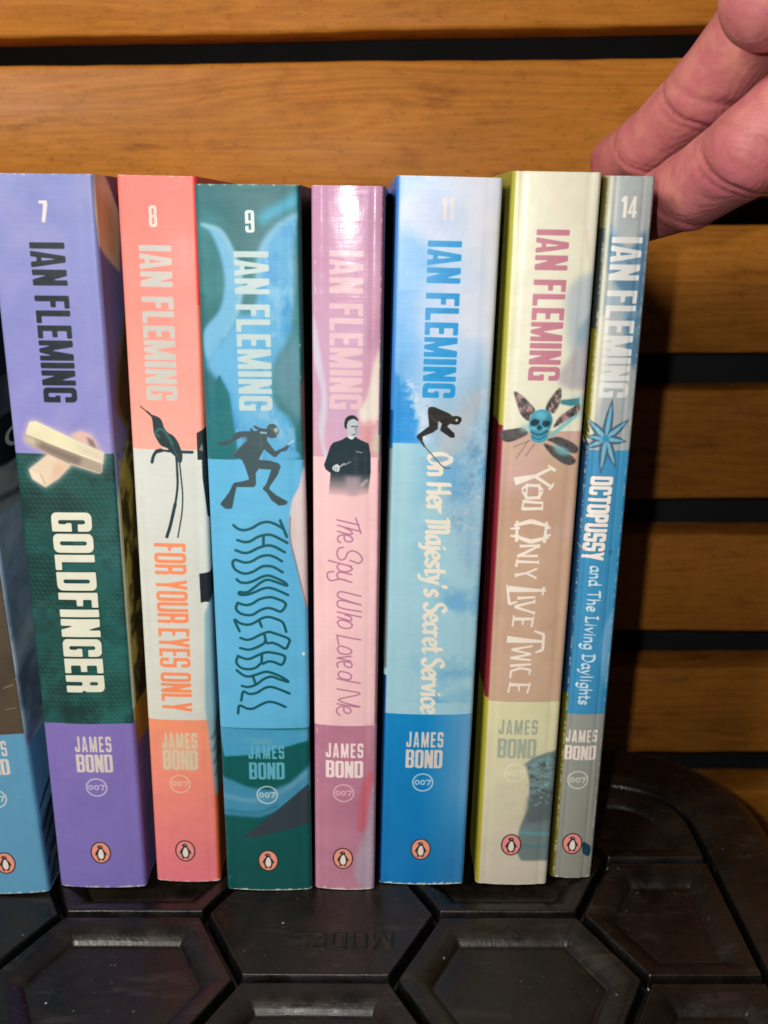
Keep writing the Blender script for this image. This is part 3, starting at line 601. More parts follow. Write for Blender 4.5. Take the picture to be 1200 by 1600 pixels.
'you':[(3.3,75.1,8.6,73.5,1.75,0.58),(8.6,73.5,12.8,71.3,0.58,0.44),(8.6,73.7,13.2,76.6,0.58,0.44),(11.6,70.7,13.6,72.1,0.18,0.58),(12.3,77.1,13.5,75.4,0.51,0.18),(5.2,77.2,6.6,76.0,0.29,0.51),(6.6,76.0,9.5,76.1,0.51,0.51),(9.5,76.1,10.7,77.4,0.51,0.29),(10.7,77.6,9.7,79.3,0.29,0.51),(9.7,79.3,6.8,79.5,0.51,0.58),(6.8,79.5,5.4,77.6,0.51,0.29),(6.6,75.5,6.5,79.9,0.22,0.22),(9.7,75.6,10.0,79.8,0.22,0.22),(10.9,80.7,6.1,80.4,0.36,0.58),(5.9,79.9,5.7,82.7,0.22,0.36),(5.8,82.4,10.9,82.2,0.66,0.36),(10.8,80.3,10.9,82.7,0.18,0.18),(3.8,87.0,8.2,85.7,0.44,0.95),(8.2,85.7,12.9,87.0,0.95,0.44),(3.9,89.8,8.5,91.3,0.44,0.95),(8.5,91.3,13.1,90.0,0.95,0.44),(4.6,85.7,4.7,91.4,0.51,0.51),(2.9,87.9,5.4,87.6,0.26,0.44),(3.0,89.8,5.5,90.0,0.26,0.44),(12.3,85.8,12.0,91.6,0.36,0.58),(12.4,87.6,13.5,87.4,0.36,0.22),(12.3,89.6,13.6,89.4,0.36,0.22),(5.6,92.6,10.8,92.3,0.51,0.29),(10.7,92.4,5.2,95.5,0.36,0.58),(5.1,95.3,10.6,95.2,0.29,0.44),(10.8,91.9,10.7,93.1,0.15,0.22),(10.7,97.0,5.3,96.9,0.29,0.51),(5.2,96.2,5.0,98.4,0.22,0.44),(10.8,96.5,10.8,97.5,0.15,0.15),(5.0,100.8,7.8,100.1,0.58,0.33),(7.8,100.1,10.6,98.8,0.33,0.33),(7.8,100.1,10.6,101.5,0.33,0.33),(4.9,100.3,5.2,101.4,0.22,0.15),(3.3,104.7,12.6,105.0,1.39,0.44),(2.9,103.6,3.8,109.1,0.22,0.51),(3.7,109.1,5.9,108.3,0.66,0.22),(12.9,104.0,12.5,106.4,0.22,0.29),(12.4,104.1,13.4,105.3,0.36,0.15),(5.8,107.3,10.6,106.9,0.58,0.29),(10.5,108.2,5.2,109.7,0.29,0.51),(5.2,109.8,10.7,111.5,0.51,0.29),(10.6,107.6,10.4,108.8,0.15,0.15),(10.7,111.0,10.6,112.1,0.15,0.15),(5.2,112.3,5.0,115.5,0.18,0.29),(5.0,113.3,10.6,113.2,0.73,0.36),(7.7,113.3,7.7,115.0,0.36,0.18),(10.5,112.6,10.1,115.5,0.18,0.33),(3.7,119.3,13.5,119.8,1.53,0.44),(10.9,116.7,13.6,117.7,0.22,0.58),(13.6,117.6,13.6,122.2,0.51,0.51),(13.7,122.2,11.6,123.1,0.58,0.22),(10.8,121.1,5.1,122.3,0.29,0.44),(5.1,122.3,10.5,123.5,0.36,0.29),(10.5,123.5,5.0,124.8,0.29,0.44),(5.0,124.8,10.6,125.3,0.36,0.29),(5.0,127.1,10.7,126.5,0.51,0.36),(10.6,127.9,10.3,129.7,0.29,0.22),(10.4,128.2,7.8,127.7,0.44,0.44),(7.8,127.7,5.3,128.7,0.44,0.44),(5.3,128.7,5.2,130.9,0.44,0.18),(5.3,131.9,4.9,135.2,0.18,0.29),(5.0,132.8,10.7,132.7,0.73,0.36),(7.7,132.8,7.8,134.7,0.36,0.18),(10.8,132.0,10.1,135.3,0.18,0.29)],
}

WHITE = (222, 212, 206)
def band_noise(cv, y0, y1, c, amt, cell, seed, x0=-MARG, x1=99, octaves=4, lo=.45, hi=.7, sx=1.0):
    n = cv.noise(cell, seed, octaves, .55, sx)
    m = np.clip((n - lo) / (hi - lo), 0, 1) * amt * ((cv.X >= x0) & (cv.X < x1))
    cv.blend(m, c, y0, y1)
def vgrad(cv, y0, y1, c0, c1):
    j0, j1 = int(y0 * RES), min(int(y1 * RES), cv.h)
    t = np.linspace(0, 1, j1 - j0)[:, None, None]
    cv.a[j0:j1] = (np.array(c0) * (1 - t) + np.array(c1) * t) / 255

def paint_six(W):
    cv = Canvas(W, (95, 160, 198), 6)
    cv.rect(-MARG, 0, W + 1, 67, (120, 130, 140)); cv.rect(-MARG, 67, W + .8, 146, (84, 72, 58))
    band_noise(cv, 67, 146, (60, 52, 44), .6, 9, 61, x1=W + .8)
    cv.line([(20, 132), (22.6, 131)], .3, (150, 140, 125), .8); cv.line([(19.6, 138.5), (22.4, 138)], .25, (150, 140, 125), .7)
    # front cover: dark sky, pale figure with goggles, blue below
    cv.rect(W + .8, 0, W + MARG, 62, (30, 34, 48)); vgx = (cv.X > W + .8)
    n = cv.noise(14, 62, 4)
    cv.blend(vgx * np.clip((n - .3) * 2, 0, 1), (128, 138, 152), 50, 66)
    cv.rect(W + .8, 64, W + MARG, 84, (150, 158, 160))
    cv.rect(W + .8, 84, W + MARG, 198, (140, 172, 200))
    band_noise(cv, 60, 150, (78, 92, 118), .8, 13, 63, x0=W + .8, sx=.6)
    band_noise(cv, 84, 170, (196, 214, 226), .7, 10, 64, x0=W + .8)
    cv.fill([(W + 3, 62), (W + 12, 60), (W + 16, 66), (W + 14, 71), (W + 4, 72)], (20, 22, 26), smooth=True, soft=.3)
    cv.L([[(W + 5, 62), (W + 12, 70)]]).ell(W + 8.5, 66.5, 2.2, 2.6).put((190, 200, 205)); cv.L([[(W + 5, 62), (W + 12, 70)]]).ell(W + 8.5, 66.5, 1.3, 1.7).put((25, 25, 28))
    cv.line([(W + 2, 80), (W + 20, 84)], 1.6, (60, 75, 85), .8, soft=.5)
    cv.rect(W + .8, 150, W + MARG, 198, (92, 158, 196))
    for k, (a, b_) in enumerate(((158, 171), (163, 178), (170, 183), (177, 190), (183, 196))):
        cv.line([(W + 13 - k, a), (W + 2.5, b_)], .9 + .3 * (k % 2), (22, 30, 40), .85, soft=.15)
    band_noise(cv, 168, 198, (215, 225, 230), .7, 3, 65, x0=W + 3, lo=.5)
    cv.fill([(W + 1.5, 176), (W + 9, 170), (W + 14, 198), (W + 2, 198)], (26, 38, 50), .55, soft=.8)
    logo(cv, 13.2, (147.9, 152.7), (153.6, 158.6), 10.3, WHITE, None)
    ring(cv, 13.2, 166.2, (225, 225, 220)); oval_bird(cv, 12.9, 187.4)
    return cv

def paint_seven(W):
    cv = Canvas(W, (150, 146, 212), 7); cv.wear = .66
    vgrad(cv, 0, 67.2, (132, 144, 206), (140, 138, 206)); vgrad(cv, 144.1, 198, (134, 116, 192), (130, 118, 196))
    band_noise(cv, 0, 67.2, (176, 168, 218), .35, 14, 71)
    cv.rect(-MARG, 67.2, W + 1.4, 144.1, (24, 78, 74))
    band_noise(cv, 67.2, 144.1, (40, 108, 106), .75, 11, 72, x1=W + 1.4)
    band_noise(cv, 67.2, 144.1, (16, 46, 44), .7, 8, 73, x1=W + 1.4)
    rs = np.random.RandomState(7)                                # fine woven hatch of the dark panel
    nmask = cv.noise(9, 74, 2)
    for j in range(60):
        for i in range(22):
            x = -4 + i * 1.35 + (j % 2) * .65 + rs.uniform(-.1, .1); y = 68 + j * 1.27
            if nmask[int(y * RES), min(int((x + MARG) * RES), cv.w - 1)] < .42 or x > W + .6: continue
            cv.line([(x, y), (x + .75, y + .5)], .24, (92, 142, 128), .34)
    # front cover picture
    cv.fill(ART['c7']['gold'], (255, 246, 212), smooth=False, soft=.2)
    cv.fill([(25, 3), (27.5, 6), (29.0, 14), (29.0, 22), (27, 18), (25.2, 13)], (252, 214, 150), .7, soft=.6)
    cv.fill([(27.4, 0), (34, 0), (34, 30), (30.4, 26), (30.2, 10)], (96, 66, 120), .9, soft=.2)
    cv.fill([(30.2, 31), (28.5, 40), (26.7, 48), (26.0, 56), (27, 60.5), (28.4, 64), (27.4, 70), (26, 90), (26, 144), (54, 144), (54, 31)], (104, 82, 46), soft=.3)
    cv.line([(29.6, 33), (27.9, 42), (26.9, 49), (26.3, 56), (27.4, 61), (28.6, 64)], .7, (156, 130, 92), .8, True, .2)
    cv.fill([(24.6, 82), (26.2, 72), (27.8, 66), (29.6, 72), (28.2, 84), (27.2, 98), (26.4, 144), (24.4, 144), (24.2, 110)], (222, 204, 92), .95, soft=.25)
    cv.fill([(24.3, 80), (25.2, 76), (25.6, 100), (25.2, 140), (24.1, 140)], (255, 246, 206), .9, soft=.25)
    band_noise(cv, 68, 144, (52, 42, 20), .8, 9, 75, x0=25.4, lo=.45, hi=.6, sx=.25)
    band_noise(cv, 68, 144, (224, 200, 100), .7, 6, 76, x0=25.2, lo=.55, hi=.7, sx=.3)
    cv.fill([(24.6, 140), (34, 142), (34, 157), (25.2, 152)], (214, 160, 52), .9, soft=.3)
    cv.line([(27.4, 152), (27.8, 198)], .5, (176, 150, 60), .5, soft=.3)
    # the two bars
    b7 = ART['bars7']
    allp = [b7['top'], b7['side'], b7['b2'], b7['b3']]
    g = cv.L(allp, 4)
    for p in allp: g.poly(p)
    g.soft(.8); g.m = np.clip(g.m * 1.3, 0, 1); g.put((235, 205, 215), .75)
    g = cv.L(allp, 2).poly(b7['b3']); g.soft(.25); g.put((226, 190, 176)); cv.fill([(17.5, 62.6), (19.2, 63.6), (20, 66), (18.2, 65)], (92, 80, 84), .7, soft=.3)
    cv.fill(b7['b2'], (232, 212, 186), soft=.15); cv.fill([(2.3, 71.6), (5.0, 72.4), (6.2, 75.6), (2.9, 73.8)], (238, 226, 200), 1, soft=.12)
    cv.line([(5.0, 72.5), (6.0, 75.3)], .22, (176, 140, 110), .8, soft=.1); cv.fill([(9, 69), (13.2, 70), (10, 73), (7.4, 74.6)], (214, 178, 148), .6, soft=.6)
    cv.fill(b7['side'], (176, 160, 140), soft=.1)
    cv.fill([(6, 64.2), (12, 66.6), (16, 68.2), (15, 70.2), (9, 67.4), (5, 65.4)], (122, 106, 100), .85, soft=.5); cv.fill([(2.2, 62.4), (4.6, 63.4), (4.2, 65.0), (1.7, 64.0)], (206, 196, 168), .9, soft=.3)
    cv.fill(b7['top'], (234, 228, 192), soft=.08); cv.fill([(15, 64.4), (21.4, 67), (21.0, 69.4), (16, 67)], (222, 204, 186), .8, soft=.7)
    cv.line([b7['side'][1], b7['side'][2]], .25, (244, 236, 214), .8, soft=.08); cv.line([(20.3, 72.3), (12.9, 69.6)], .2, (240, 226, 206), .8, soft=.08)
    cv.line([(21.2, 67.2), (20.6, 72)], .25, (222, 205, 188), .9, soft=.1)
    block_text(cv, 'IAN FLEMING', 7.8, 15.5, 16.1, 53.9, (14, 32, 42))
    block_text(cv, '7', 10.9, 6.0, 12.9, 10.9, (236, 226, 226), .42, .13, down=False, rnd=.08)
    sh = dict(s=.40, b=.17, gap=.10, shift=-.3)
    block_text(cv, 'GOLDFINGER', 6.7, 82.6, 17.2, 134.4, (10, 40, 38), rnd=.2, grow=.22, **sh)
    block_text(cv, 'GOLDFINGER', 6.7, 82.6, 17.2, 134.4, (232, 234, 214), rnd=.16, **sh)
    logo(cv, 12.2, (148.1, 153.0), (153.7, 159.4), 10.2, WHITE, None)
    ring(cv, 12.2, 164.3, (214, 206, 226)); oval_bird(cv, 11.7, 186.0)
    return cv

def paint_eight(W):
    cv = Canvas(W, (250, 158, 146), 8); cv.wear = .7
    vgrad(cv, 0, 66.4, (252, 124, 116), (250, 172, 156)); vgrad(cv, 66.4, 144.2, (214, 220, 214), (216, 218, 208)); vgrad(cv, 144.2, 198, (248, 154, 116), (238, 126, 142))
    cv.blend(np.clip((cv.X - W) * 1.2, 0, 1), (244, 70, 58), 0, 30); cv.blend(np.clip((cv.X - W) * 1.2, 0, 1) * .9, (214, 120, 92), 30, 66.4)
    cv.blend(np.clip((cv.X - W) * 1.2, 0, 1), (214, 98, 48), 144.2, 198)
    K = (16, 28, 34)
    cv.fill([(W - .9, 62), (W + 6, 58), (W + 12, 60), (W + 10, 72), (W + 3, 86), (W + 1.2, 84), (W + .2, 74), (W + .2, 69), (W - .9, 69)], K); cv.fill([(W - .5, 66.4), (W + .4, 64.5), (W + .6, 66.8)], (150, 150, 150), .8)
    cv.fill([(W - 1.6, 100.4), (W + 12, 98), (W + 12, 111), (W - .2, 108.4), (W - 1.5, 108.8)], K)
    cv.fill([(W - .6, 112), (W + 1, 108), (W + 8, 104), (W + 12, 104), (W + 14, 176), (W + .6, 168), (W - .6, 150), (W - 1.4, 140)], (122, 168, 180), .9, soft=.3)
    for k in range(4): cv.line([(W + .2 + k * .2, 150 + k * 4), (W + 3, 146 + k * 4), (W + 8, 150 + k * 4)], .7, (38, 66, 78), .6, soft=.3)
    b8 = ART['bird8']; B = (28, 52, 58)
    cv.line(b8['branch'], .75, B, smooth=True); cv.line(b8['branch'][2:4], 1.0, B)
    cv.fill(b8['body'], B, smooth=True); cv.line(b8['beak'], .28, (70, 52, 50)); cv.line([(3.2, 56.6), (4.5, 57.8)], .5, B)
    cv.line(b8['t1'], .55, B, smooth=True); cv.line(b8['t1'][3:], .8, B, smooth=True); cv.line(b8['t2'], .36, (44, 66, 72), smooth=True)
    cv.line(b8['gr'], .6, (48, 128, 116), .75, True, .15); cv.line([(5.0, 62.2), (6.0, 63.0)], .5, (60, 150, 132), .7, soft=.15); cv.line([(8.9, 64.5), (10.4, 68)], .35, (48, 110, 104), .7, soft=.12)
    cv.line([(6.6, 66.1), (8.0, 66.3)], .35, (226, 224, 214), .9)
    block_text(cv, 'IAN FLEMING', 3.3, 15.9, 11.1, 53.6, (200, 198, 190))
    block_text(cv, '8', 6.1, 6.8, 8.0, 11.7, (240, 218, 208), .36, .12, down=False, rnd=.05)
    block_text(cv, 'FOR YOUR EYES ONLY', 3.1, 91.8, 11.5, 141.5, (250, 146, 100), .34, .10, gap=.12, space=.42, rnd=.12)
    logo(cv, 7.5, (148.2, 153.2), (153.7, 160.0), 9.9, (218, 206, 176), None)
    l = Layer(cv, 2.5, 148, 12.5, 160); l.m[:] = 0; l.poly(rrect(2.6, 149.5, 12.4, 160, 1, 1)); l.soft(.8); l.put((222, 200, 166), .45)
    ring(cv, 7.1, 164.6, (238, 206, 180), .75); oval_bird(cv, 7.7, 187.2, (242, 150, 150))
    return cv

def paint_nine(W):
    cv = Canvas(W, (24, 104, 112), 9); cv.wear = .6
    band_noise(cv, 0, 66.8, (52, 136, 144), .6, 16, 91); b = ART['bg9']
    cv.fill(b['head'], (84, 170, 216), smooth=True, soft=.5)
    l = cv.L([b['head']], 2).poly(smooth_pts(b['head'], True)); l.soft(.6)
    nz = cv.noise(7, 92, 4, .55, .55)[l.py0:l.py1, l.px0:l.px1]; l.put((44, 146, 206), .8, np.clip((nz - .45) * 5, 0, 1))
    nz = cv.noise(5, 93, 4, .6, .5)[l.py0:l.py1, l.px0:l.px1]; l.put((150, 196, 224), .5, np.clip((nz - .55) * 6, 0, 1))
    cv.line([b['head'][3], b['head'][2], b['head'][1], b['head'][0], (12.9, 22)], 1.2, (150, 200, 226), .8, True, .6)
    cv.fill(b['crescent1'], (110, 180, 218), smooth=True, soft=.35); cv.line(b['crescent1'][0:6], .7, (170, 208, 228), .8, True, .35)
    cv.fill([(0, 42), (4, 36), (8, 30), (12, 34), (12, 52), (9, 60), (5, 50), (2, 46)], (100, 176, 220), .9, smooth=True, soft=.9)
    cv.fill(b['dark1'], (10, 108, 116), soft=.25); cv.fill(b['dark2'], (8, 98, 104), soft=.25); cv.fill(b['cy'], (36, 168, 206), .9, smooth=True, soft=.8)
    cv.fill([(16, 44), (21, 36), (23, 42), (23, 56), (19.5, 54)], (92, 140, 160), .7, smooth=True, soft=1.0)
    cv.rect(-MARG, 66.8, W + MARG, 144.0, (94, 182, 226)); band_noise(cv, 66.8, 144, (72, 166, 214), .6, 30, 94)
    # front cover beyond the hinge
    m = np.clip((cv.X - W - .2) * 1.5, 0, 1); cv.blend(m, (8, 62, 60), 0, 62)
    cv.blend(np.clip((cv.X - W - 4) * 1.0, 0, 1), (18, 22, 24), 0, 198)
    cv.fill([(W + .5, 48), (W + 4, 40), (W + 7, 60), (W + 5, 110), (W + 1.8, 104), (W + 1, 66)], (126, 70, 66), .85, soft=.5)
    cv.fill([(W - 2.6, 79), (W - .5, 74), (W + 1.5, 70), (W + 3.5, 100), (W + 1.2, 108), (W - 1.4, 95), (W - 2.9, 88)], (216, 200, 202), smooth=True, soft=.2); cv.line([(W - 2.8, 82), (W - 2.9, 88), (W - 1.4, 96), (W + 1.2, 108)], .3, (150, 90, 84), .8, True, .1)
    d = ART['diver9']; K = (52, 78, 86)
    allp = [d[k] for k in ('torso', 'arm1', 'arm2', 'head', 'leg1', 'fin1', 'leg2', 'fin2')]
    l = cv.L(allp, 1)
    for p in allp: l.poly(p)
    l.round(.12); l.put(K); cv.line(d['hose'], .7, K); cv.line([(10.2, 58.8), (11.2, 60.2), (14.4, 59.9)], .6, K)
    cv.L([d['head']]).ell(16.4, 59.0, .55, .7).put((176, 186, 188), .85); cv.line([(15, 58.4), (17.1, 60.3)], .25, (110, 124, 92), .8); cv.line([(12.6, 59.6), (13.9, 59.7)], .5, (150, 190, 204), .9)
    cv.line([(5.8, 65), (9.2, 61.4)], .2, (130, 158, 166), .6, soft=.1); cv.line([(12.6, 60.2), (12.4, 64)], .22, (84, 96, 106), .8, soft=.1); cv.line([(7.6, 61), (9, 61)], .35, (120, 160, 176), .8, soft=.1); cv.line([(19.4, 62.7), (20.7, 61.8)], .35, (190, 220, 230), .9, soft=.08)
    for st in ART['thunder']: cv.line(st, .72, (8, 84, 94), smooth=len(st) > 3)
    block_text(cv, 'IAN FLEMING', 7.4, 15.2, 15.7, 54.0, (186, 208, 210)); block_text(cv, '9', 10.4, 5.8, 12.6, 10.9, (228, 236, 232), .36, .12, down=False, rnd=.05)
    vgrad(cv, 144, 198, (0, 92, 92), (0, 80, 78)); lo = ART['low9']
    cv.fill([(-2, 144)] + lo['l1'][1:], (70, 158, 200), soft=.2); n = cv.noise(5, 95, 4, .6, 4.0); cv.blend(np.clip((n - .45) * 4, 0, 1) * .5 * (cv.Y < 150), (130, 180, 190), 144, 149)
    cv.fill([(-2, 159.5), (6, 163), (12, 164), (18, 161.5), (W + 2, 155), (W + 2, 163), (16, 170), (9, 173), (-2, 172.5)], (64, 142, 178), soft=.4)
    cv.line([(-2, 166), (8, 167.5), (16, 164), (W + 1, 158)], 1.0, (150, 186, 196), .5, True, .5); cv.line([(-2, 171), (8, 171.5), (14, 169)], .9, (40, 110, 140), .7, True, .4)
    cv.fill(lo['grey'], (48, 62, 72), soft=.12)
    cv.blend(np.clip((cv.X - W - 1.5) * 1.0, 0, 1), (0, 50, 50), 140, 198)
    logo(cv, 11.4, (149.4, 153.8), (154.9, 160.4), 10.0, (96, 176, 200), None); ring(cv, 11.3, 165.5, (200, 220, 220)); oval_bird(cv, 11.0, 187.7)
    cv.L([[(22, 120), (23, 122)]]).ell(22.3, 121.3, .35, .5).put((235, 240, 240))
    return cv

def paint_ten(W):
    cv = Canvas(W, (204, 158, 190), 10); cv.wear = .50
    vgrad(cv, 0, 66, (196, 148, 184), (214, 166, 184)); band_noise(cv, 20, 66, (196, 172, 206), .5, 12, 101)
    cv.fill([(-1, 30), (1.2, 42), (2.4, 52), (1.6, 62), (3.2, 66), (1.6, 66), (.2, 58), (1.0, 50), (-1, 40)], (208, 206, 226), .9, smooth=True, soft=.3)
    cv.fill([(16, 38), (14, 42), (12.4, 50), (10.4, 54), (12, 58), (15, 56), (17, 50)], (232, 226, 214), .95, smooth=True, soft=.4); cv.fill([(11, 57), (14, 56), (14.5, 66), (10.6, 62)], (222, 156, 158), .7, soft=.5); cv.fill([(14.2, 60), (16, 56), (17, 66), (13.4, 64)], (206, 200, 176), .8, soft=.4)
    cv.fill([(11.5, 34), (15, 28), (15.5, 36), (13, 40)], (176, 122, 150), .5, soft=1)
    cv.rect(-MARG, 66, W + .6, 143.3, (246, 202, 206))
    cv.blend(np.clip((cv.X - W - .2) * 1.2, 0, 1), (86, 46, 66), 0, 60); cv.blend(np.clip((cv.X - W - .4) * 1.2, 0, 1), (66, 66, 64), 36, 70); cv.blend(np.clip((cv.X - W - .2) * 1.0, 0, 1), (150, 96, 104), 66, 143)
    vgrad(cv, 143.3, 198, (190, 126, 152), (196, 134, 160)); band_noise(cv, 143.3, 198, (176, 112, 142), .5, 9, 104)
    cv.fill([(12.6, 161), (11, 170), (11.6, 178), (13.4, 176), (14.4, 168), (15.5, 166), (15, 158)], (206, 104, 120), .85, smooth=True, soft=.3)
    cv.fill([(14.8, 164), (13.8, 176), (11.2, 184), (10.4, 192), (12.5, 198), (16, 198), (16, 164)], (178, 168, 186), .8, smooth=True, soft=.6); cv.fill([(12.6, 143), (15.6, 143), (15.6, 158), (13.6, 152)], (204, 146, 162), .6, soft=.5)
    m = ART['man10']; K = (40, 58, 66)
    l = cv.L([m['coat']], 1.5).poly(m['coat']); l.round(.12)
    Yl = (np.arange(l.py0, l.py1) + .5)[:, None] / RES; fade = np.clip((76.5 - Yl) / 6.5, 0, 1)
    l.put(K, 1, np.broadcast_to(fade, (l.py1 - l.py0, l.px1 - l.px0)) * 1.0)
    cv.fill(m['fold'], (176, 158, 170), .8, soft=.5); cv.line([(9.6, 64), (9.8, 70)], .5, (74, 84, 94), .7, soft=.4); cv.line([(12.2, 64), (12.4, 74)], .3, (84, 96, 104), .5, soft=.3); cv.line([(11.2, 73.4), (12.6, 72)], .7, (200, 200, 206), .7, soft=.2)
    cv.fill(m['head'], (186, 196, 202), smooth=True); cv.fill(m['hair'], (38, 48, 54), smooth=True)
    cv.line([(8.6, 57.9), (9.2, 57.8)], .28, (60, 70, 76)); cv.line([(9.6, 57.9), (10.05, 57.9)], .26, (60, 70, 76)); cv.line([(9.4, 58), (9.5, 59.1)], .2, (120, 130, 136)); cv.line([(8.7, 60), (9.5, 59.9)], .22, (76, 84, 90)); cv.fill([(9.7, 57.4), (10.2, 57.4), (10.1, 59.6), (9.5, 60.4)], (120, 132, 138), .6, soft=.2)
    cv.fill([(7.7, 60.2), (9.3, 60.8), (8.7, 61.3), (7.9, 61.0)], (222, 228, 232))
    cv.fill(m['hand'], (206, 212, 216), smooth=True); cv.line([(4.2, 69.5), (4.5, 68.6)], .15, (90, 100, 108)); cv.line([(4.8, 69.6), (5.0, 68.6)], .15, (90, 100, 108)); cv.line(m['gun'], .3, (200, 206, 212)); cv.line(m['gun2'], .25, (150, 160, 168)); cv.line(m['pocket'], .22, (170, 180, 186))
    block_text(cv, 'IAN FLEMING', 3.0, 14.8, 11.2, 53.4, (228, 192, 202)); block_text(cv, '10', 6.2, 3.0, 10.0, 7.9, (244, 214, 222), .36, .12, gap=.2, down=False, rnd=.05)
    for st in ART['spy']: cv.line(st, .42, (188, 126, 156), smooth=len(st) > 3)
    logo(cv, 7.2, (148.8, 153.4), (154.4, 159.9), 10.5, (250, 232, 230), None); ring(cv, 7.0, 165.0, (236, 190, 204)); oval_bird(cv, 6.9, 187.1)
    return cv

def paint_eleven(W):
    cv = Canvas(W, (150, 196, 236), 11); cv.wear = .64
    band_noise(cv, 0, 64.6, (204, 218, 238), .9, 16, 111, lo=.4, hi=.62); cv.blend(np.clip((cv.X - 4) / 14, 0, 1) * np.clip(1.2 - cv.Y / 60, 0, 1), (214, 220, 234), 0, 64.6)
    cv.fill([(-1, 14), (7, 16), (10, 24), (8, 36), (4, 44), (-1, 46)], (112, 180, 236), .8, smooth=True, soft=1.6); cv.fill([(8, 22), (4, 30), (6, 40), (12, 38), (14, 26)], (204, 212, 236), .6, smooth=True, soft=1.6); cv.fill([(3, 2), (10, 4), (13, 12), (4, 12)], (186, 200, 234), .7, smooth=True, soft=1.2)
    cv.blend(np.clip(1 - (cv.X - 0) / 7, 0, 1) * np.clip((cv.Y - 30) / 30, 0, 1) * .8, (74, 160, 228), 0, 64.6)
    cv.fill([(-1, 46), (3, 50), (6, 58), (5.4, 62), (7.6, 64.6), (-1, 64.6)], (28, 142, 220), .95, soft=.5)
    cv.rect(-MARG, 64.6, W + MARG, 141.7, (160, 206, 222)); cv.fill([(9, 53), (16, 50), (24, 44), (24, 100), (18, 92), (12, 74)], (150, 190, 216), .9, smooth=True, soft=1.6)
    n = cv.noise(12, 112, 5, .6); cv.blend(np.clip((n - .42) * 5, 0, 1) * np.clip((cv.X - 3) / 10, 0, 1) * .75, (98, 168, 214), 60, 138)
    n = cv.noise(5, 113, 5, .7); cv.blend(np.clip((n - .5) * 4, 0, 1) * np.clip((cv.X - 11) / 8, 0, 1) * .5 * np.clip((110 - cv.Y) / 20, 0, 1), (96, 142, 176), 56, 110)
    n = cv.noise(1.4, 117, 3, .7); cv.blend(np.clip((n - .55) * 5, 0, 1) * np.clip((cv.X - 12) / 7, 0, 1) * .45, (196, 212, 228), 50, 92)
    cv.fill([(10, 57), (15, 56), (20, 50), (22, 54), (16, 66), (12, 70)], (186, 190, 196), .7, smooth=True, soft=1.2)
    n = cv.noise(1.0, 118, 3, .7); m = np.exp(-((cv.X - 4 - (cv.Y - 52) * .34) / 2.0) ** 2) * ((cv.Y > 48) & (cv.Y < 64)); cv.blend(np.clip((n - .48) * 7, 0, 1) * m * .6, (216, 230, 240), 48, 66)
    cv.fill([(21, 8), (24, 6), (24, 60), (22, 40)], (214, 214, 214), .7, soft=.8)
    vgrad(cv, 141.7, 198, (12, 134, 200), (10, 122, 192)); cv.blend(np.clip((cv.X - 10) / 14, 0, 1) * .8 * np.clip((190 - cv.Y) / 24, 0, 1), (136, 178, 218), 141.7, 198); cv.blend(np.clip((cv.X - 9) / 16, 0, 1) * np.clip((cv.Y - 172) / 16, 0, 1) * .6, (90, 138, 190), 160, 198)
    cv.blend(np.clip((-cv.X - .2) * 1.5, 0, 1), (62, 128, 214), 0, 60); cv.blend(np.clip((-cv.X - .3) * 1.5, 0, 1) * (cv.Y > 56), (10, 70, 132), 40, 66); cv.blend(np.clip((-cv.X - .3) * 1.5, 0, 1), (108, 124, 128), 66, 128); cv.blend(np.clip((-cv.X - .3) * 1.5, 0, 1), (8, 44, 104), 130, 198)
    s = ART['ski11']; K = (24, 24, 20); l = cv.L([s['b']], 1).poly(s['b']); l.round(.10); l.put(K)
    cv.line([(8, 56.4), (11, 59.2)], .16, (96, 92, 88), .7, soft=.06); cv.L([s['b']]).ell(15.5, 58.2, .34, .4).put((190, 196, 186)); cv.line([(14.2, 58.2), (15, 58.4)], .3, (92, 58, 46), .8)
    pen_text(cv, "On Her Majesty's Secret Service", 8.7, 66.8, 14.6, 141.0, (236, 230, 214), 1.25, nib=(radians(58), 2.3), shift=.6, track=.10, space=.30)
    cv.line(s['ski'], .26, (70, 76, 84), .95, True); cv.line([(7.6, 54.4), (8.4, 55.2)], .12, (60, 60, 70), .6)
    block_text(cv, 'IAN FLEMING', 6.6, 14.6, 14.8, 52.6, (8, 146, 212)); block_text(cv, '11', 9.4, 4.8, 12.5, 9.8, (232, 218, 208), .36, .12, gap=.25, down=False, rnd=.05, alpha=.75)
    logo(cv, 10.7, (147.1, 152.0), (152.8, 158.7), 10.4, WHITE, None); ring(cv, 10.6, 163.4, (200, 222, 240)); oval_bird(cv, 10.8, 185.8)
    return cv

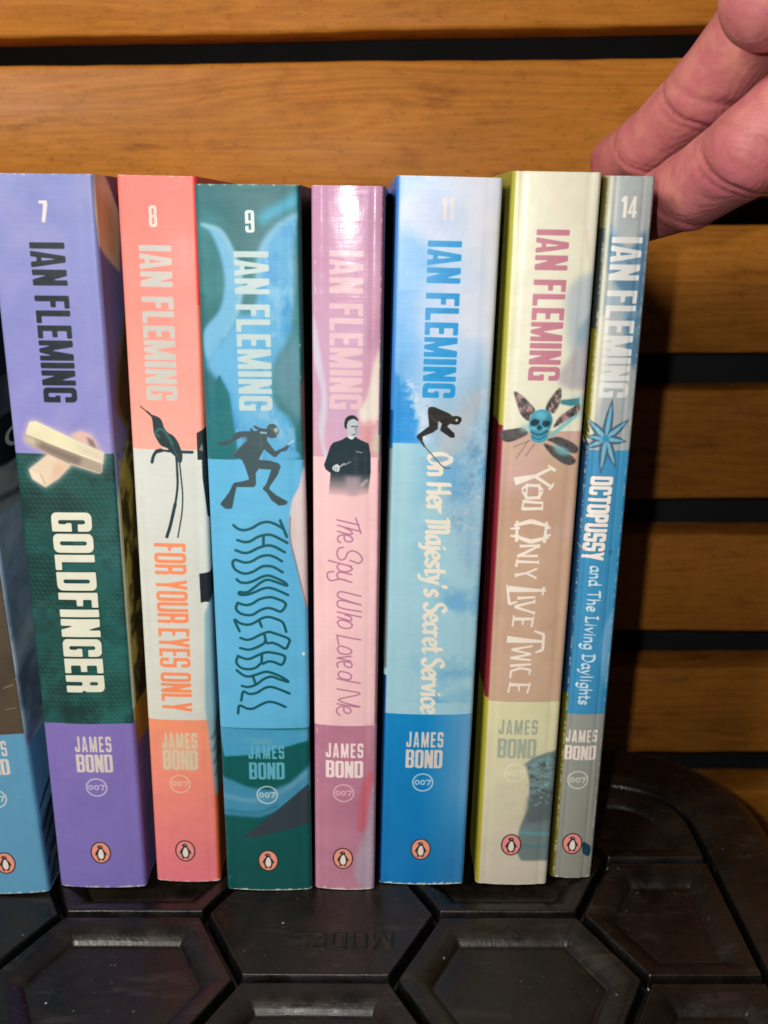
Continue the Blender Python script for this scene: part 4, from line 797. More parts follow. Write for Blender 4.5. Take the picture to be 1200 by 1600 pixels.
def paint_twelve(W):
    cv = Canvas(W, (230, 230, 208), 12); cv.wear = .74
    vgrad(cv, 138, 198, (224, 222, 178), (208, 200, 184)); cv.rect(-MARG, 61.8, W + MARG, 138.0, (204, 172, 146)); band_noise(cv, 61.8, 138, (188, 150, 128), .5, 20, 121); band_noise(cv, 61.8, 90, (212, 172, 178), .5, 12, 122)
    cv.fill([(13.4, 28), (18, 23), (22, 26), (22, 46), (18, 50), (15, 42)], (178, 192, 200), .85, smooth=True, soft=.8); cv.fill([(17, 36), (22, 32), (22, 42), (17.5, 41)], (132, 160, 178), .8, smooth=True, soft=.5)
    cv.fill([(12.6, 48), (18, 40), (22, 40), (22, 50), (16, 51)], (176, 172, 176), .85, smooth=True, soft=.6); cv.line([(17, 13), (18, 19)], .5, (216, 188, 196), .7, soft=.3); cv.fill([(16.4, 53), (22, 52), (22, 60), (17, 56)], (90, 160, 170), .3, soft=.5)
    m = np.clip((-cv.X - .1) * 1.6, 0, 1); cv.blend(m, (172, 170, 62), 0, 60.5); cv.blend(m, (126, 26, 40), 60.5, 137); cv.blend(m, (166, 160, 44), 137, 198)
    cv.blend(np.clip(1 - abs(cv.X - .3) / .9, 0, 1) * .5, (222, 222, 150), 0, 60)
    cv.fill([(10.4, 158), (13, 155.4), (17, 154), (21, 153), (21, 190), (11.6, 189.6), (9.8, 186), (10.6, 178), (12.6, 172), (12.6, 164), (11.4, 158)], (116, 134, 134), soft=.25)
    n = cv.noise(1.3, 123, 3, .7, 1.4); msk = np.zeros((cv.h, cv.w), np.float32)
    l = Layer(cv, 9, 142, 22, 192); l.poly([(11, 158), (14, 156), (17, 155), (21, 154), (21, 168), (13, 170), (12.4, 160)]); l.soft(.3); nz = n[l.py0:l.py1, l.px0:l.px1]; l.put((118, 172, 176), .6, np.clip((nz - .5) * 6, 0, 1)); l.put((56, 78, 84), .6, np.clip((.42 - nz) * 7, 0, 1))
    cv.line([(11, 180), (20, 181)], 1.0, (96, 168, 182), .8, soft=.3); cv.line([(10.5, 184.5), (20, 185)], .7, (80, 130, 144), .8, soft=.3); cv.fill([(12.4, 168), (19, 166), (21, 176), (12, 177)], (92, 104, 108), .8, soft=.7)
    rs = np.random.RandomState(5)
    for k in range(46):
        x = rs.uniform(12, 18.6); y = rs.uniform(157, 171); r = rs.uniform(.25, .5); cv.L([[(x - 1, y - 1), (x + 1, y + 1)]], .3).ell(x, y, r, r * .8).put((140, 186, 188), .5)
    s = ART['skull12']
    cv.fill(s['teal'], (66, 138, 148), soft=.12)
    cv.line(s['quill'][0], 1.0, (122, 196, 204), .9, soft=.15)
    for q in s['quill'][1:]: cv.line(q, .22, (110, 104, 92), .8, soft=.08)
    for i, f in enumerate(s['f']):
        l = cv.fill(f, (92, 84, 84), smooth=True, soft=.12)
        nz = cv.noise(1.2, 130 + i, 3, .7, .6)[l.py0:l.py1, l.px0:l.px1]; l.put((206, 160, 156) if i < 2 or i == 5 else (70, 84, 84), .75, np.clip((nz - .5) * 8, 0, 1)); l.put((44, 46, 48), .7, np.clip((.42 - nz) * 8, 0, 1))
    cv.fill([(12.6, 65.4), (16, 66.2), (17, 68), (14, 67.6)], (120, 186, 190), .8, smooth=True, soft=.3); cv.fill([(4, 60.5), (7, 59.6), (7, 62), (4, 62)], (140, 196, 192), .7, soft=.4)
    cv.fill(s['sk'], (70, 156, 184), smooth=True, soft=.06); cv.fill([(7.2, 57.2), (9.4, 56.8), (10.6, 58), (8.6, 58.6)], (104, 190, 214), .8, smooth=True, soft=.35); cv.fill([(10.6, 57.2), (11.8, 59), (11.2, 62), (10.6, 63.6), (10.2, 60.8)], (34, 100, 120), .6, soft=.35)
    for e in s['eyes']: cv.fill(e, (18, 56, 66), smooth=True, soft=.08)
    cv.fill(s['nose'], (20, 66, 80), smooth=True, soft=.06); cv.line([(6.5, 60.9), (8.0, 61.3)], .3, (150, 222, 232), .8, soft=.1); cv.line([(9.6, 61.3), (11, 61)], .3, (150, 222, 232), .7, soft=.1)
    cv.line(s['mouth'], .3, (24, 80, 96), smooth=True); cv.line([(7, 63.3), (8.8, 63.9), (10.2, 63.2)], .22, (28, 90, 108), smooth=True)
    for x in (7.4, 8.1, 8.8, 9.5, 10.1): cv.line([(x, 62.2), (x, 63.2)], .16, (28, 96, 114), .8)
    for a, b_, c, d, w0, w1 in ART['you']:
        w0, w1 = w0 * 1.15 + .22, w1 * 1.15 + .22
        dx, dy = c - a, d - b_; L_ = math.hypot(dx, dy) + 1e-6; nx, ny = -dy / L_, dx / L_
        cv.fill([(a + nx * w0 / 2, b_ + ny * w0 / 2), (c + nx * w1 / 2, d + ny * w1 / 2), (c - nx * w1 / 2, d - ny * w1 / 2), (a - nx * w0 / 2, b_ - ny * w0 / 2)], (244, 234, 222))
    block_text(cv, 'IAN FLEMING', 5.1, 13.0, 13.0, 49.0, (194, 126, 144)); block_text(cv, '12', 7.2, 4.4, 11.2, 9.0, (240, 226, 208), .36, .12, gap=.2, down=False, rnd=.05, alpha=.7)
    logo(cv, 8.3, (143.6, 148.2), (149.5, 155.7), 10.9, (164, 176, 158), None, a=.9); ring(cv, 8.1, 160.4, (238, 236, 214), .7); oval_bird(cv, 8.4, 184.2, (240, 150, 146))
    return cv

def paint_fourteen(W):
    cv = Canvas(W, (168, 178, 180), 14); cv.wear = .42
    n = cv.noise(9, 141, 4); cv.blend(np.clip((n - .45) * 4, 0, 1) * .4, (196, 198, 196), 0, 67)
    cv.fill([(.6, 11), (2.8, 14.6), (6, 16.8), (10, 14), (10.6, 44), (7.6, 42), (6.4, 36), (5.8, 30), (2.6, 24), (.4, 20)], (72, 120, 156), .85, smooth=True, soft=.5)
    band_noise(cv, 12, 44, (140, 176, 196), .6, 4, 142, lo=.5); cv.fill([(-.5, 36), (2, 34), (3, 46), (1.5, 56), (-.5, 64)], (222, 220, 200), .8, smooth=True, soft=.5)
    cv.rect(-MARG, 67.1, W + MARG, 143.3, (58, 146, 196)); cv.fill([(7.6, 120), (10.5, 112), (10.5, 134), (8.6, 131)], (118, 176, 216), .8, smooth=True, soft=.5)
    vgrad(cv, 143.3, 198, (150, 156, 150), (146, 148, 138))
    m = np.clip((-cv.X + .1) * 1.6, 0, 1); cv.blend(m, (116, 112, 52), 0, 16); cv.blend(m, (58, 68, 62), 12, 38); cv.blend(m, (134, 126, 30), 36, 64); cv.blend(m, (26, 74, 116), 65, 137); cv.blend(m, (104, 98, 18), 137, 198)
    cv.blend(np.clip(1 - abs(cv.X - .4) / .8, 0, 1) * .8, (228, 226, 190), 0, 64)
    s = ART['star14']; cx, cy = s['c'][0]
    for i, (tx, ty) in enumerate(s['tips']):
        dx, dy = tx - cx, ty - cy; L_ = math.hypot(dx, dy); nx, ny = -dy / L_, dx / L_
        for wdt, col in ((1.25, (66, 92, 112)), (.62, (112, 178, 208) if i % 2 else (92, 168, 204))):
            k = 1.0 if wdt > 1 else .9
            P = [(cx, cy), (cx + dx * .25 * k + nx * wdt, cy + dy * .25 * k + ny * wdt), (cx + dx * .6 * k + nx * wdt * .75, cy + dy * .6 * k + ny * wdt * .75), (cx + dx * k, cy + dy * k), (cx + dx * .6 * k - nx * wdt * .75, cy + dy * .6 * k - ny * wdt * .75), (cx + dx * .25 * k - nx * wdt, cy + dy * .25 * k - ny * wdt)]
            cv.fill(P, col, soft=.1)
    for i, (tx, ty) in enumerate(s['tips']): cv.line([(cx, cy), (cx + (tx - cx) * .75, cy + (ty - cy) * .75)], .55, (124, 190, 214), .8, soft=.12)
    cv.L([[(cx - 2, cy - 2), (cx + 2, cy + 2)]]).ell(cx, cy, .9, 1.0).soft(.2).put((44, 140, 186))
    for a, b_ in (((-2.2, 58), (-.6, 62)), ((-2.6, 62), (-.4, 65.5)), ((-1.8, 66), (-.3, 68.4)), ((-2.5, 60), (-1, 63))): cv.line([a, b_], .5, (18, 28, 30), .9)
    block_text(cv, 'IAN FLEMING', 1.5, 14.0, 9.0, 53.2, (220, 222, 220), grow=.0, shift=-.4); block_text(cv, '14', 3.0, 4.6, 6.9, 9.5, (240, 234, 228), .36, .13, gap=.15, down=False, rnd=.05)
    block_text(cv, 'OCTOPUSSY', 1.0, 73.9, 7.0, 97.3, (60, 96, 124), .40, .18, gap=.02, rnd=.1, shift=-.8, grow=.14)
    block_text(cv, 'OCTOPUSSY', 1.0, 73.9, 7.0, 97.3, (244, 240, 234), .40, .18, gap=.06, rnd=.1, shift=-.8)
    cv.line([(-1, 92.5), (1, 94.5)], .4, (190, 170, 140), .7); cv.L([[(7, 94), (9, 96)]]).ell(8, 95, .6, .8).put((40, 120, 150), .8)
    pen_text(cv, 'and The Living Daylights', 2.9, 98.8, 6.2, 140.2, (214, 232, 244), .72, nib=(radians(25), 2.8), shift=-.2, track=.10, space=.36)
    cv.fill(ART['r14']['teal'], (22, 66, 84), smooth=True)
    logo(cv, 4.4, (148.3, 152.2), (153.3, 157.9), 8.9, (240, 224, 216), None); ring(cv, 4.3, 164.4, (214, 214, 200)); oval_bird(cv, 4.3, 186.0, (240, 148, 142))
    return cv

# ------------------------------------------------------------------ storage box lid the books stand on
PLASTIC = plastic_material()
LX0, LX1, LY0, LY1, RAD = -300.0, 126.0, -150.0, 80.0, 30.0
def lid_text_mask():
    cv = Canvas.__new__(Canvas); cv.marg = 0.0; cv.w = int(40 * RES); cv.h = int(12 * RES)
    lay = Layer(cv, 0, 0, 40, 12, 0)
    def run(text, x0, x1, y0, y1):
        adv = 0; it = []
        for ch in text:
            if ch == ' ': adv += .6; continue
            w, sh = block(ch, .2, .11); it.append((adv, sh)); adv += w + .3
        for off, sh in it:
            for sg, P in sh: lay.poly([(x0 + (off + u) / adv * (x1 - x0), y1 - v * (y1 - y0)) for u, v in P], sg == '-')
    run('MODEL', 6, 34, 4.2, 10.2)
    m = gblur(lay.m, 3.0)
    return m, lay
def build_lid():
    step = 0.42
    xs = np.arange(-175, LX1 + 3, step); ys = np.arange(-95, LY1 + 3, step)
    X, Y = np.meshgrid(xs, ys)
    H = np.zeros_like(X)
    # rounded outline and inner border of the honeycomb field
    def sd(x0, x1, y0, y1, r):
        qx = np.abs(X - (x0 + x1) / 2) - (x1 - x0) / 2 + r; qy = np.abs(Y - (y0 + y1) / 2) - (y1 - y0) / 2 + r
        return np.hypot(np.maximum(qx, 0), np.maximum(qy, 0)) + np.minimum(np.maximum(qx, qy), 0) - r
    inner = sd(-400, 100.5, -400, 52.0, 24.0)            # negative inside
    outer = sd(-400, LX1, -400, LY1, 46.0)
    # elongated hexagons in offset columns
    PX, PY, HH = 53.2, 48.3, 24.15
    best = np.full_like(X, -1e9); kind = np.zeros_like(X)
    for ci in range(-4, 4):
        cx = -17.6 + ci * PX
        for ri in range(-3, 4):
            cy = -12.6 + ri * PY if ci % 2 == 0 else -36.9 + ri * PY
            ax, ay = np.abs(X - cx), np.abs(Y - cy)
            d = np.minimum(HH - ay, (33.2 - ax - ay * (13.2 / 24.15)) * 0.8775)
            plain = 1.0 if (ci == 0 and ri == 0) or (ci == -2 and ri == 0) else 0.0
            upd = d > best
            best = np.where(upd, d, best); kind = np.where(upd, plain, kind)
    dcell = np.minimum(best, -inner)                     # distance inside its cell, also from the border
    sst = lambda a, b, t: (lambda u: u * u * (3 - 2 * u))(np.clip((t - a) / (b - a), 0, 1))
    groove = 1 - sst(.6, 1.5, dcell)
    groove = np.where(inner > 0, 1 - sst(-.1, .9, inner), groove)
    H -= 4.5 * groove
    lip = np.exp(-((dcell - 1.8) / .4) ** 2) * .22; H += np.where(inner < 0, lip, 0)
    pan = np.clip((dcell - 2.7) / 6.6, 0, 1) ** 1.9 * (1 - kind) * (inner < 0)
    H -= 3.1 * pan
    H -= .35 * np.exp(-((dcell - 9.0) / .5) ** 2) * (1 - kind) * (inner < 0)
    # outer rim: slightly raised roll, then down over the edge
    H += np.where(inner > 0, 1.6 * sst(.9, 5, inner) * (1 - sst(-9, 0, outer)), 0)
    H -= np.where(outer > -9, 7.0 * (1 - np.sqrt(np.clip(1 - (np.clip(outer + 9, 0, 9) / 9.001) ** 2, 0, 1))), 0)
    H -= np.where(outer > 0, np.minimum(outer * 12, 26), 0)
    # small raised lettering, upside down as seen from here
    m, lay = lid_text_mask()
    u = 40 - (X + 31.5); v = (Y + 30.2)
    ok = (u > 0) & (u < 39.9) & (v > 0) & (v < 11.9)
    ii = np.clip((v / 12 * m.shape[0]).astype(int), 0, m.shape[0] - 1); jj = np.clip((u / 40 * m.shape[1]).astype(int), 0, m.shape[1] - 1)
    H += np.where(ok, .6 * m[ii, jj], 0)
    # dings and slight warping
    n = vnoise(X.shape[0], X.shape[1], 60, 31, 3, .5); H += (n - .5) * .35
    n = vnoise(X.shape[0], X.shape[1], 9, 32, 3, .6); H += (n - .5) * .10
    H -= .45          # top faces end just below the books
    ny, nx = X.shape
    co = np.stack([X, Y, H], -1).reshape(-1, 3) * MM
    idx = np.arange(ny * nx).reshape(ny, nx)
    f = np.stack([idx[:-1, :-1], idx[:-1, 1:], idx[1:, 1:], idx[1:, :-1]], -1).reshape(-1, 4)
    keep = (outer[:-1, :-1].ravel() < 2.4)
    f = f[keep]
    me = bpy.data.meshes.new("lid")
    me.vertices.add(len(co)); me.vertices.foreach_set("co", co.astype(np.float32).ravel())
    me.loops.add(f.size); me.loops.foreach_set("vertex_index", f.ravel().astype(np.int32))
    me.polygons.add(len(f)); me.polygons.foreach_set("loop_start", np.arange(0, f.size, 4, dtype=np.int32)); me.polygons.foreach_set("loop_total", np.full(len(f), 4, np.int32))
    me.update(); me.validate(); me.materials.append(PLASTIC)
    me.polygons.foreach_set("use_smooth", [True] * len(me.polygons))
    return me
box_root = empty('storage_box', 'black plastic box with honeycomb lid, dusty and scuffed, under the row of books', 'box', (0, 0, -20))
lid = bpy.data.objects.new('lid', build_lid()); link(lid, box_root); lid.location = (0, 0, 20 * MM)
bm = box_bm(-172, LX1 - 6, -92, LY1 - 6, -150, -4.5, 3); 
for v in bm.verts: v.co.z += 0
tub = bm_obj('tub', bm, PLASTIC, box_root)

# ------------------------------------------------------------------ slatted wall behind
wall = empty('slat_wall', 'wall of varnished brown pine boards with black gaps, behind the books', 'wall', (0, 150, -60))
woods = [wood_material('varnished_pine_%s' % n, t, o) for n, t, o in (('warm', 1.12, (0.3, 0.1, 0.02)), ('mid', 1.02, (0.9, 0.5, 0.31)), ('deep', .82, (1.7, 0.2, 0.63)), ('honey', .90, (2.9, 0.7, 0.11)))]
TOPS = [316, 242.6, 184.2, 120.2, 58.6, -3.4, -66.0, -124.0]
BOTS = [252.5, 194.0, 135.0, 74.0, 14.0, -46.0, -106.0, -150.0]
for i, (zt, zb) in enumerate(zip(TOPS, BOTS)):
    rs = random.Random(i * 7 + 1)
    nx = 90; verts = []; faces = []
    X0, X1 = -420, 420; y0, y1 = 148.0 + rs.uniform(-.7, .7), 166.0
    tilt = (.016, .010, .004, .004, .003, .003, .003, .003)[i] + rs.uniform(-.001, .001)
    ph = rs.uniform(0, 9)
    prof = [(y1, zt, 0), (y0 + 1.6, zt, 1), (y0 + .45, zt - .45, 1), (y0, zt - 1.6, 1), (y0, (zt + zb) / 2, 0), (y0, zb + 1.6, 2), (y0 + .45, zb + .45, 2), (y0 + 1.6, zb, 2), (y1, zb, 0)]
    for k in range(nx + 1):
        x = X0 + (X1 - X0) * k / nx
        wv = .35 * sin(x * .011 + ph) + .18 * sin(x * .047 + ph * 2) + .10 * sin(x * .21 + ph * 3)
        for (yy, zz, e) in prof:
            j = rs.uniform(-.12, .12) if e else 0
            verts.append((x, yy - 150 + (0.0 if not e else j), zz + 60 + wv * (1 if e or zz > zt - 1 else .6) + x * tilt + j))
    P = len(prof)
    for k in range(nx):
        for q in range(P - 1):
            a = k * P + q; faces.append((a, a + 1, a + P + 1, a + P))
    o = mesh_obj('plank', verts, faces, woods[i % 4], wall, smooth=False)
    for p in o.data.polygons: p.use_smooth = True
bm_obj('backing', box_bm(-420, 420, 26, 32, -90, 380), dark_material('black_backing', (.006, .006, .007)), wall)
for x in (-300, 300): bm_obj('batten', box_bm(x - 20, x + 20, 16.2, 25.8, -88, 378), dark_material('batten_black', (.008, .007, .007)), wall)

# ------------------------------------------------------------------ books
PAPER = paper_material()
def make_book(painter, W, H, x, y, lean, yaw, label, gloss=.34, scuff=.5, depth=129.0, bulge=.55, foreshort=4.0):
    """paperback: spine, two covers, page block; local origin at the foot of the spine's left edge"""
    root = empty('paperback_book', label, 'book', (x, y, 0), 'paperbacks standing in a row on the box')
    root.rotation_euler = (0, math.asin(lean / H), radians(yaw))
    cv = painter(W); img = cv.image('print_' + painter.__name__.replace('paint_', ''))
    mat = cover_material('printed_cover_' + painter.__name__.replace('paint_', ''), img, cv.seed, gloss, scuff)
    r = 1.3
    TW = W + 2 * MARG
    def uv(tx, z): return ((tx + MARG) / TW, z / H)
    nz = 60
    def strip(name, prof, flip=False):
        verts, uvs, faces = [], [], []
        rs = random.Random(hash_seed(label + name))
        ph = rs.uniform(0, 6)
        for k in range(nz + 1):
            z = H * k / nz
            for (px, py, tx) in prof:
                w = .10 * sin(z * .05 + ph) + .05 * sin(z * .17 + ph * 2)
                end = max(0.0, 1 - min(z, H - z) / 2.2)
                verts.append((px, py + (w if name == 'spine' and 0 < tx < W else 0) + end * .12, z)); uvs.append(uv(tx, z))
        P = len(prof)
        for k in range(nz):
            for q in range(P - 1):
                a = k * P + q; faces.append((a, a + 1, a + P + 1, a + P))
        return mesh_obj(name, verts, faces, mat, root, smooth=True, uvs=uvs)
    prof = []
    for k in range(6):
        t = pi / 2 * (1 - k / 5); prof.append((-r * sin(t), r * (1 - cos(t)), -r * t))
    for k in range(1, 26):
        u = k / 26; px = W * u; cr = .16 * exp(-((px - 1.5) / .35) ** 2) + .16 * exp(-((W - px - 1.5) / .35) ** 2)
        prof.append((px, -bulge * (1 - (2 * u - 1) ** 2) + cr, px))
    for k in range(6):
        t = pi / 2 * k / 5; prof.append((W + r * sin(t), r * (1 - cos(t)), W + r * t))
    strip('spine', prof)
    h = r * pi / 2
    def cover(name, side):
        xo = -r if side < 0 else W + r
        pr = []
        for k in range(15):
            yy = r + (depth - r) * (k / 14) ** 1.2
            crease = .25 * exp(-((yy - 7) / .8) ** 2)
            tx = (-(h + (yy - r) / foreshort)) if side < 0 else (W + h + (yy - r) / foreshort)
            pr.append((xo - side * crease, yy, tx))
        if side < 0: pr = pr[::-1]
        o = strip(name, pr)
        return o
    cover('back_cover', -1); cover('front_cover', 1)
    bm = box_bm(-r + .5, W + r - .5, 2.2, depth - 1.0, 1.0, H - 1.0)
    bm_obj('page_block', bm, PAPER, root)
    # cut edge of the card at head and foot
    edge_mat = CARD
    for zz in (0.0, H - .02):
        vs = [(p[0], p[1] + .12, zz) for p in prof] + [(p[0] * (1 - .7 / max(W, 1)) + .35, p[1] + .6, zz) for p in prof]
        n = len(prof); mesh_obj('card_edge', vs, [(i, i + 1, n + i + 1, n + i) for i in range(n - 1)], edge_mat, root)
    return root
def hash_index(p): return {'six': 6, 'seven': 7, 'eight': 8}.get(p.__name__[6:], 0)
def hash_seed(s):
    v = 7
    for c in s: v = (v * 131 + ord(c)) % 1000003
    return v
_c = NT('card_edge'); _c.b.inputs['Base Color'].default_value = (.72, .70, .66, 1); _c.b.inputs['Roughness'].default_value = .8; CARD = _c.mat
BOOKS = [
 (paint_six, 22.9, 198, -121.4, -4.6, -4.8, 0.0, 'leftmost paperback, blue foot and dark brown title panel, cut off by the photo edge', .42, .3),
 (paint_seven, 22.8, 198.5, -94.0, -1.3, 1.7, 0.2, 'lilac paperback with a dark green panel and crossed gold bars, numbered 7', .42, .3),
 (paint_eight, 16.4, 198.3, -66.1, 1.3, 3.9, 0.3, 'coral pink paperback with a long-tailed black bird on its spine, numbered 8', .42, .3),
 (paint_nine, 22.3, 196.1, -44.5, -2.5, 1.3, 0.2, 'teal and sky blue paperback with a diver and wavy lettering, numbered 9', .42, .4),
 (paint_ten, 14.9, 195.9, -18.8, -2.0, 2.9, -0.8, 'mauve and pink paperback with a man in a dark coat, worn shiny head', .17, .3),
 (paint_eleven, 22.7, 198.2, -0.2, 0.3, 4.3, 0.8, 'blue and icy white paperback with a black skier on its spine, numbered 11', .33, .4),
 (paint_twelve, 18.6, 199.2, 28.6, 0.2, 2.8, 0.3, 'cream and tan paperback with a turquoise skull and feathers on its spine', .34, .3),
 (paint_fourteen, 9.7, 198.3, 51.3, 3.2, 2.5, 0.4, 'thin grey and blue paperback with a star-shaped plant, rightmost, numbered 14', .42, .5),
]
for b in BOOKS:
    painter, W, H, x, y, lean, yaw, label, gl, sc = b
    make_book(painter, W, H, x, y, lean, yaw, label, gl, sc, foreshort={6: 3.0, 7: 4.0, 8: 5.5}.get(int(hash_index(painter)), 9.0))

# ------------------------------------------------------------------ hand
def capsule(P, a, b, ra, rb):
    a = np.array(a, float); b = np.array(b, float); ab = b - a; L2 = ab @ ab
    t = np.clip(((P - a) @ ab) / L2, 0, 1)
    d = np.sqrt((((P - a) - t[..., None] * ab) ** 2).sum(-1))
    return d - (ra + (rb - ra) * t)
def smin(a, b, k):
    h = np.clip(.5 + .5 * (b - a) / k, 0, 1)
    return b * (1 - h) + a * h - k * h * (1 - h)
def at_px(px, py, dist):
    """world point (mm) seen in direction (px,py), at horizontal distance dist from the lens"""
    r = _F + _R2 * ((px - 600) / 1507) - _U2 * ((py - 800) / 1507)
    t = dist / r.y
    return np.array(CAM) + t * np.array(r)
HAND = {
 'voxel': 0.7, 'skew': 0.35, 'lo': (52, -60, 125), 'hi': (232, 92, 305),
 'joints': {
  'i_tip': (962, 252, 308), 'i_dip': (1012, 228, 291), 'i_pip': (1108, 140, 268), 'i_mcp': (1300, -90, 236),
  'm_tip': (1006, 330, 282), 'm_dip': (1078, 298, 262), 'm_pip': (1178, 232, 240), 'm_mcp': (1440, 10, 226),
  'r_tip': (1440, 250, 208), 'r_dip': (1380, 330, 204), 'r_pip': (1350, 330, 222), 'r_mcp': (1530, 150, 224),
  'p_tip': (1600, 330, 206), 'p_dip': (1545, 400, 204), 'p_pip': (1500, 400, 222), 'p_mcp': (1640, 260, 224),
  't_tip': (1200, 0, 228), 't_ip': (1300, -120, 220), 't_mcp': (1480, -190, 208), 't_cmc': (1760, -150, 216),
  'wrist': (1850, 20, 232), 'wrist2': (1820, 130, 232), 'arm': (2250, 60, 240),
 },
 'chains': [
  ([('i_tip', 7.6), ('i_dip', 8.9), ('i_pip', 10.0), ('i_mcp', 11.8)], 1.5),
  ([('m_tip', 8.4), ('m_dip', 9.6), ('m_pip', 10.5), ('m_mcp', 12)], 1.5),
  ([('r_tip', 7.0), ('r_dip', 8.2), ('r_pip', 9.4), ('r_mcp', 10.5)], 3),
  ([('p_tip', 6.2), ('p_dip', 7.2), ('p_pip', 8.2), ('p_mcp', 9.5)], 3),
  ([('t_tip', 10.2), ('t_ip', 11.2), ('t_mcp', 13), ('t_cmc', 16)], 4),
 ],
 'palm': [('i_mcp', 12, 'wrist', 20), ('m_mcp', 12, 'wrist', 20), ('r_mcp', 11.5, 'wrist2', 19), ('p_mcp', 10.5, 'wrist2', 18), ('t_cmc', 16, 'wrist', 20), ('i_mcp', 12, 'p_mcp', 11), ('wrist', 21, 'arm', 25), ('wrist2', 20, 'arm', 25)],
 'creases': [('i_mcp', 'i_pip', .45, .5, .35), ('m_mcp', 'm_pip', .5, .5, .35), ('i_dip', 'i_pip', .08, .45, .45), ('m_dip', 'm_pip', .07, .45, .45), ('i_dip', 'i_pip', .83, .45, .5), ('m_dip', 'm_pip', .82, .45, .5), ('i_dip', 'i_pip', 0.0, .55, .9), ('i_dip', 'i_pip', .93, .6, 1.0), ('i_pip', 'i_mcp', .10, .7, .5), ('m_dip', 'm_pip', 0.0, .55, .9), ('m_dip', 'm_pip', .93, .6, 1.0), ('m_pip', 'm_mcp', .10, .7, .5), ('t_tip', 't_ip', .9, .8, .8)],
 'nails': [('i_tip', 'i_dip', 7.0), ('m_tip', 'm_dip', 8.0)],
}
def surface_nets(D, org, h):
    ins = D < 0
    nx, ny, nz = D.shape
    c = np.zeros((nx - 1, ny - 1, nz - 1), np.int8)
    for dx in (0, 1):
        for dy in (0, 1):
            for dz in (0, 1): c += ins[dx:nx - 1 + dx, dy:ny - 1 + dy, dz:nz - 1 + dz]
    act = (c > 0) & (c < 8)
    ids = -np.ones(act.shape, np.int64); A = np.argwhere(act); ids[act] = np.arange(len(A))
    acc = np.zeros((len(A), 3)); cnt = np.zeros(len(A))
    corners = [(i, j, k) for i in (0, 1) for j in (0, 1) for k in (0, 1)]
    for a in corners:
        for ax in range(3):
            if a[ax]: continue
            b = list(a); b[ax] = 1
            da = D[A[:, 0] + a[0], A[:, 1] + a[1], A[:, 2] + a[2]]; db = D[A[:, 0] + b[0], A[:, 1] + b[1], A[:, 2] + b[2]]
            m = (da < 0) != (db < 0)
            t = np.where(m, da / np.where(m, da - db, 1), 0)
            p = A + np.array(a); p = p.astype(float); p[:, ax] += t
            acc[m] += p[m]; cnt[m] += 1
    V = acc / cnt[:, None] * h + org
    F = []
    for ax in range(3):
        o1, o2 = [(1, 2), (2, 0), (0, 1)][ax]
        sl = [slice(1, -1)] * 3; sl[ax] = slice(0, -1)
        s0 = ins[tuple([slice(0, -1) if i == ax else slice(1, -1) for i in range(3)])]
        s1 = ins[tuple([slice(1, None) if i == ax else slice(1, -1) for i in range(3)])]
        for want, flip in ((s0 & ~s1, False), (~s0 & s1, True)):
            E = np.argwhere(want)
            for i in range(3):
                if i != ax: E[:, i] += 1
            e1 = np.zeros(3, int); e1[o1] = 1; e2 = np.zeros(3, int); e2[o2] = 1
            q = [ids[tuple((E - a).T)] for a in (e1 * 0, e1, e1 + e2, e2)]
            q = np.stack(q, -1)
            if flip: q = q[:, ::-1]
            F.append(q)
    return V, np.concatenate(F)

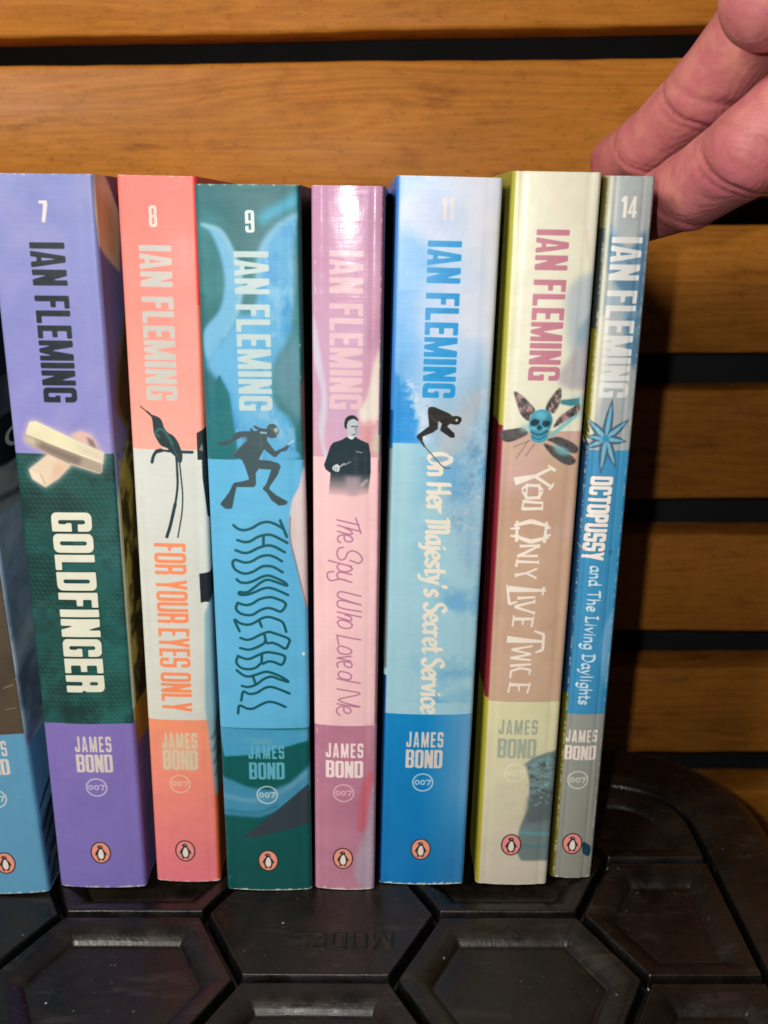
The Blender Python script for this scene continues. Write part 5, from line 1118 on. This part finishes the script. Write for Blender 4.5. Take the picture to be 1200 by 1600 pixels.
def build_hand():
    h = HAND['voxel']
    lo, hi = np.array(HAND['lo'], float), np.array(HAND['hi'], float)
    n = np.ceil((hi - lo) / h).astype(int) + 1
    g = np.stack(np.meshgrid(*[lo[i] + np.arange(n[i]) * h for i in range(3)], indexing='ij'), -1).astype(np.float32)
    J = {k: at_px(*v) for k, v in HAND['joints'].items()}
    D = None; 
    parts = []
    def cap(d, a, ra, b, rb, k):
        A_, B_ = J[a], J[b]; R_ = max(ra, rb) + 10
        i0 = np.clip(np.floor((np.minimum(A_, B_) - R_ - lo) / h).astype(int), 0, n - 1); i1 = np.clip(np.ceil((np.maximum(A_, B_) + R_ - lo) / h).astype(int), 1, n)
        w = tuple(slice(p, q) for p, q in zip(i0, i1))
        if min(q - p for p, q in zip(i0, i1)) <= 0: return
        d[w] = smin(d[w], capsule(g[w], A_.astype(np.float32), B_.astype(np.float32), ra, rb), k)
    for chain, k in HAND['chains']:
        d = np.full(tuple(n), 40, np.float32)
        for (a, ra), (b, rb) in zip(chain[:-1], chain[1:]): cap(d, a, ra, b, rb, k)
        parts.append(d)
    palm = np.full(tuple(n), 40, np.float32)
    for a, ra, b, rb in HAND['palm']: cap(palm, a, ra, b, rb, 9)
    D = palm
    # fingers keep a hard valley between each other but flow into the palm
    F = parts[0]
    for d in parts[1:]: F = smin(F, d, 1.3)
    D = smin(D, F, 5)
    # flexion creases on the palm side
    crease = np.zeros(D.shape, np.float32)
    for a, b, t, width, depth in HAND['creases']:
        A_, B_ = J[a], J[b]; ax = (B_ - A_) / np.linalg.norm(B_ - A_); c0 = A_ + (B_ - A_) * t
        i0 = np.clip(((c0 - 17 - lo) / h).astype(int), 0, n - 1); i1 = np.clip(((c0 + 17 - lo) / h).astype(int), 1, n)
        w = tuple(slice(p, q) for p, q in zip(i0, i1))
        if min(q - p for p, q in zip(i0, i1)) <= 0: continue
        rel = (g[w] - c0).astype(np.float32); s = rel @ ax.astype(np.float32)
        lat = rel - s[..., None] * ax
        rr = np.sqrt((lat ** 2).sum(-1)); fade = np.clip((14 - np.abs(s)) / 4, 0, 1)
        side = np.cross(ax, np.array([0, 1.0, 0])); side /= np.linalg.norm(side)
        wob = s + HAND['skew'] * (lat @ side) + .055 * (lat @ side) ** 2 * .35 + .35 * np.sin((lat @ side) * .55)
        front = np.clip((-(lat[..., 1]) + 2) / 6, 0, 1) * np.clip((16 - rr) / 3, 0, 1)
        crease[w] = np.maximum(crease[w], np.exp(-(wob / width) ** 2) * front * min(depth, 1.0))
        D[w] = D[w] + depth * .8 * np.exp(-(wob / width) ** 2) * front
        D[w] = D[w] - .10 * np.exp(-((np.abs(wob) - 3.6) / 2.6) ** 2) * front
    V, Fc = surface_nets(D, lo, h)
    idx = np.clip(np.round((V - lo) / h).astype(int), 0, np.array(D.shape) - 1)
    cr = crease[idx[:, 0], idx[:, 1], idx[:, 2]]
    me = bpy.data.meshes.new('hand')
    org = J['wrist']
    me.vertices.add(len(V)); me.vertices.foreach_set('co', ((V - org) * MM).astype(np.float32).ravel())
    me.loops.add(Fc.size); me.loops.foreach_set('vertex_index', Fc.ravel().astype(np.int32))
    me.polygons.add(len(Fc)); me.polygons.foreach_set('loop_start', np.arange(0, Fc.size, 4, dtype=np.int32)); me.polygons.foreach_set('loop_total', np.full(len(Fc), 4, np.int32))
    me.update(); me.validate()
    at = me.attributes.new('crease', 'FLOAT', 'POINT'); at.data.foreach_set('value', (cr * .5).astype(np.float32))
    me.polygons.foreach_set('use_smooth', [True] * len(me.polygons))
    bm = bmesh.new(); bm.from_mesh(me)
    for _ in range(3): bmesh.ops.smooth_vert(bm, verts=bm.verts[:], factor=.5, use_axis_x=True, use_axis_y=True, use_axis_z=True)
    bmesh.ops.recalc_face_normals(bm, faces=bm.faces[:]); bm.to_mesh(me); bm.free()
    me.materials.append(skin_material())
    o = bpy.data.objects.new('hand', me)
    o['label'] = 'person\'s right hand reaching in from the right, palm forward, fingers behind the thin book'; o['category'] = 'hand'
    link(o); o.location = Vector(org) * MM
    return o, J
hand, HJ = build_hand()
def nail(name, centre, direction, up, w, l):
    """slightly curved finger nail lying on the back of a finger tip"""
    d = Vector(direction).normalized(); u = Vector(up); u = (u - d * u.dot(d)).normalized(); s = d.cross(u)
    vs = []; fs = []; n = 8
    for i in range(n + 1):
        for j in range(n + 1):
            a = (i / n - .5) * 2; b_ = (j / n - .5) * 2
            ww = w * (1 - .10 * max(0, -b_)) * (1 - .25 * max(0, abs(b_) - .6) / .4)
            p = Vector(centre) + s * (a * ww / 2) + d * (b_ * l / 2) + u * (-.34 * a * a * ww / 2 - .25 * b_ * b_)
            vs.append(tuple(p - Vector(HJ['wrist'])))
    for i in range(n):
        for j in range(n):
            q = i * (n + 1) + j; fs.append((q, q + 1, q + n + 2, q + n + 1))
    o = mesh_obj(name, vs, fs, NAIL, hand, smooth=True)
    md = o.modifiers.new('thick', 'SOLIDIFY'); md.thickness = .0004
_n = NT('finger_nail'); _n.b.inputs['Base Color'].default_value = (.62, .33, .28, 1); _n.b.inputs['Roughness'].default_value = .25; NAIL = _n.mat
for tip, prev, r in HAND['nails']:
    d = HJ[tip] - HJ[prev]; d = d / np.linalg.norm(d)
    up = np.array([0.15, 1, .3]); up = up - d * (up @ d); up /= np.linalg.norm(up)
    nail('nail', tuple(HJ[tip] - d * 2 + up * (r - .1)), tuple(d), tuple(up), r * 1.45, r * 1.7)
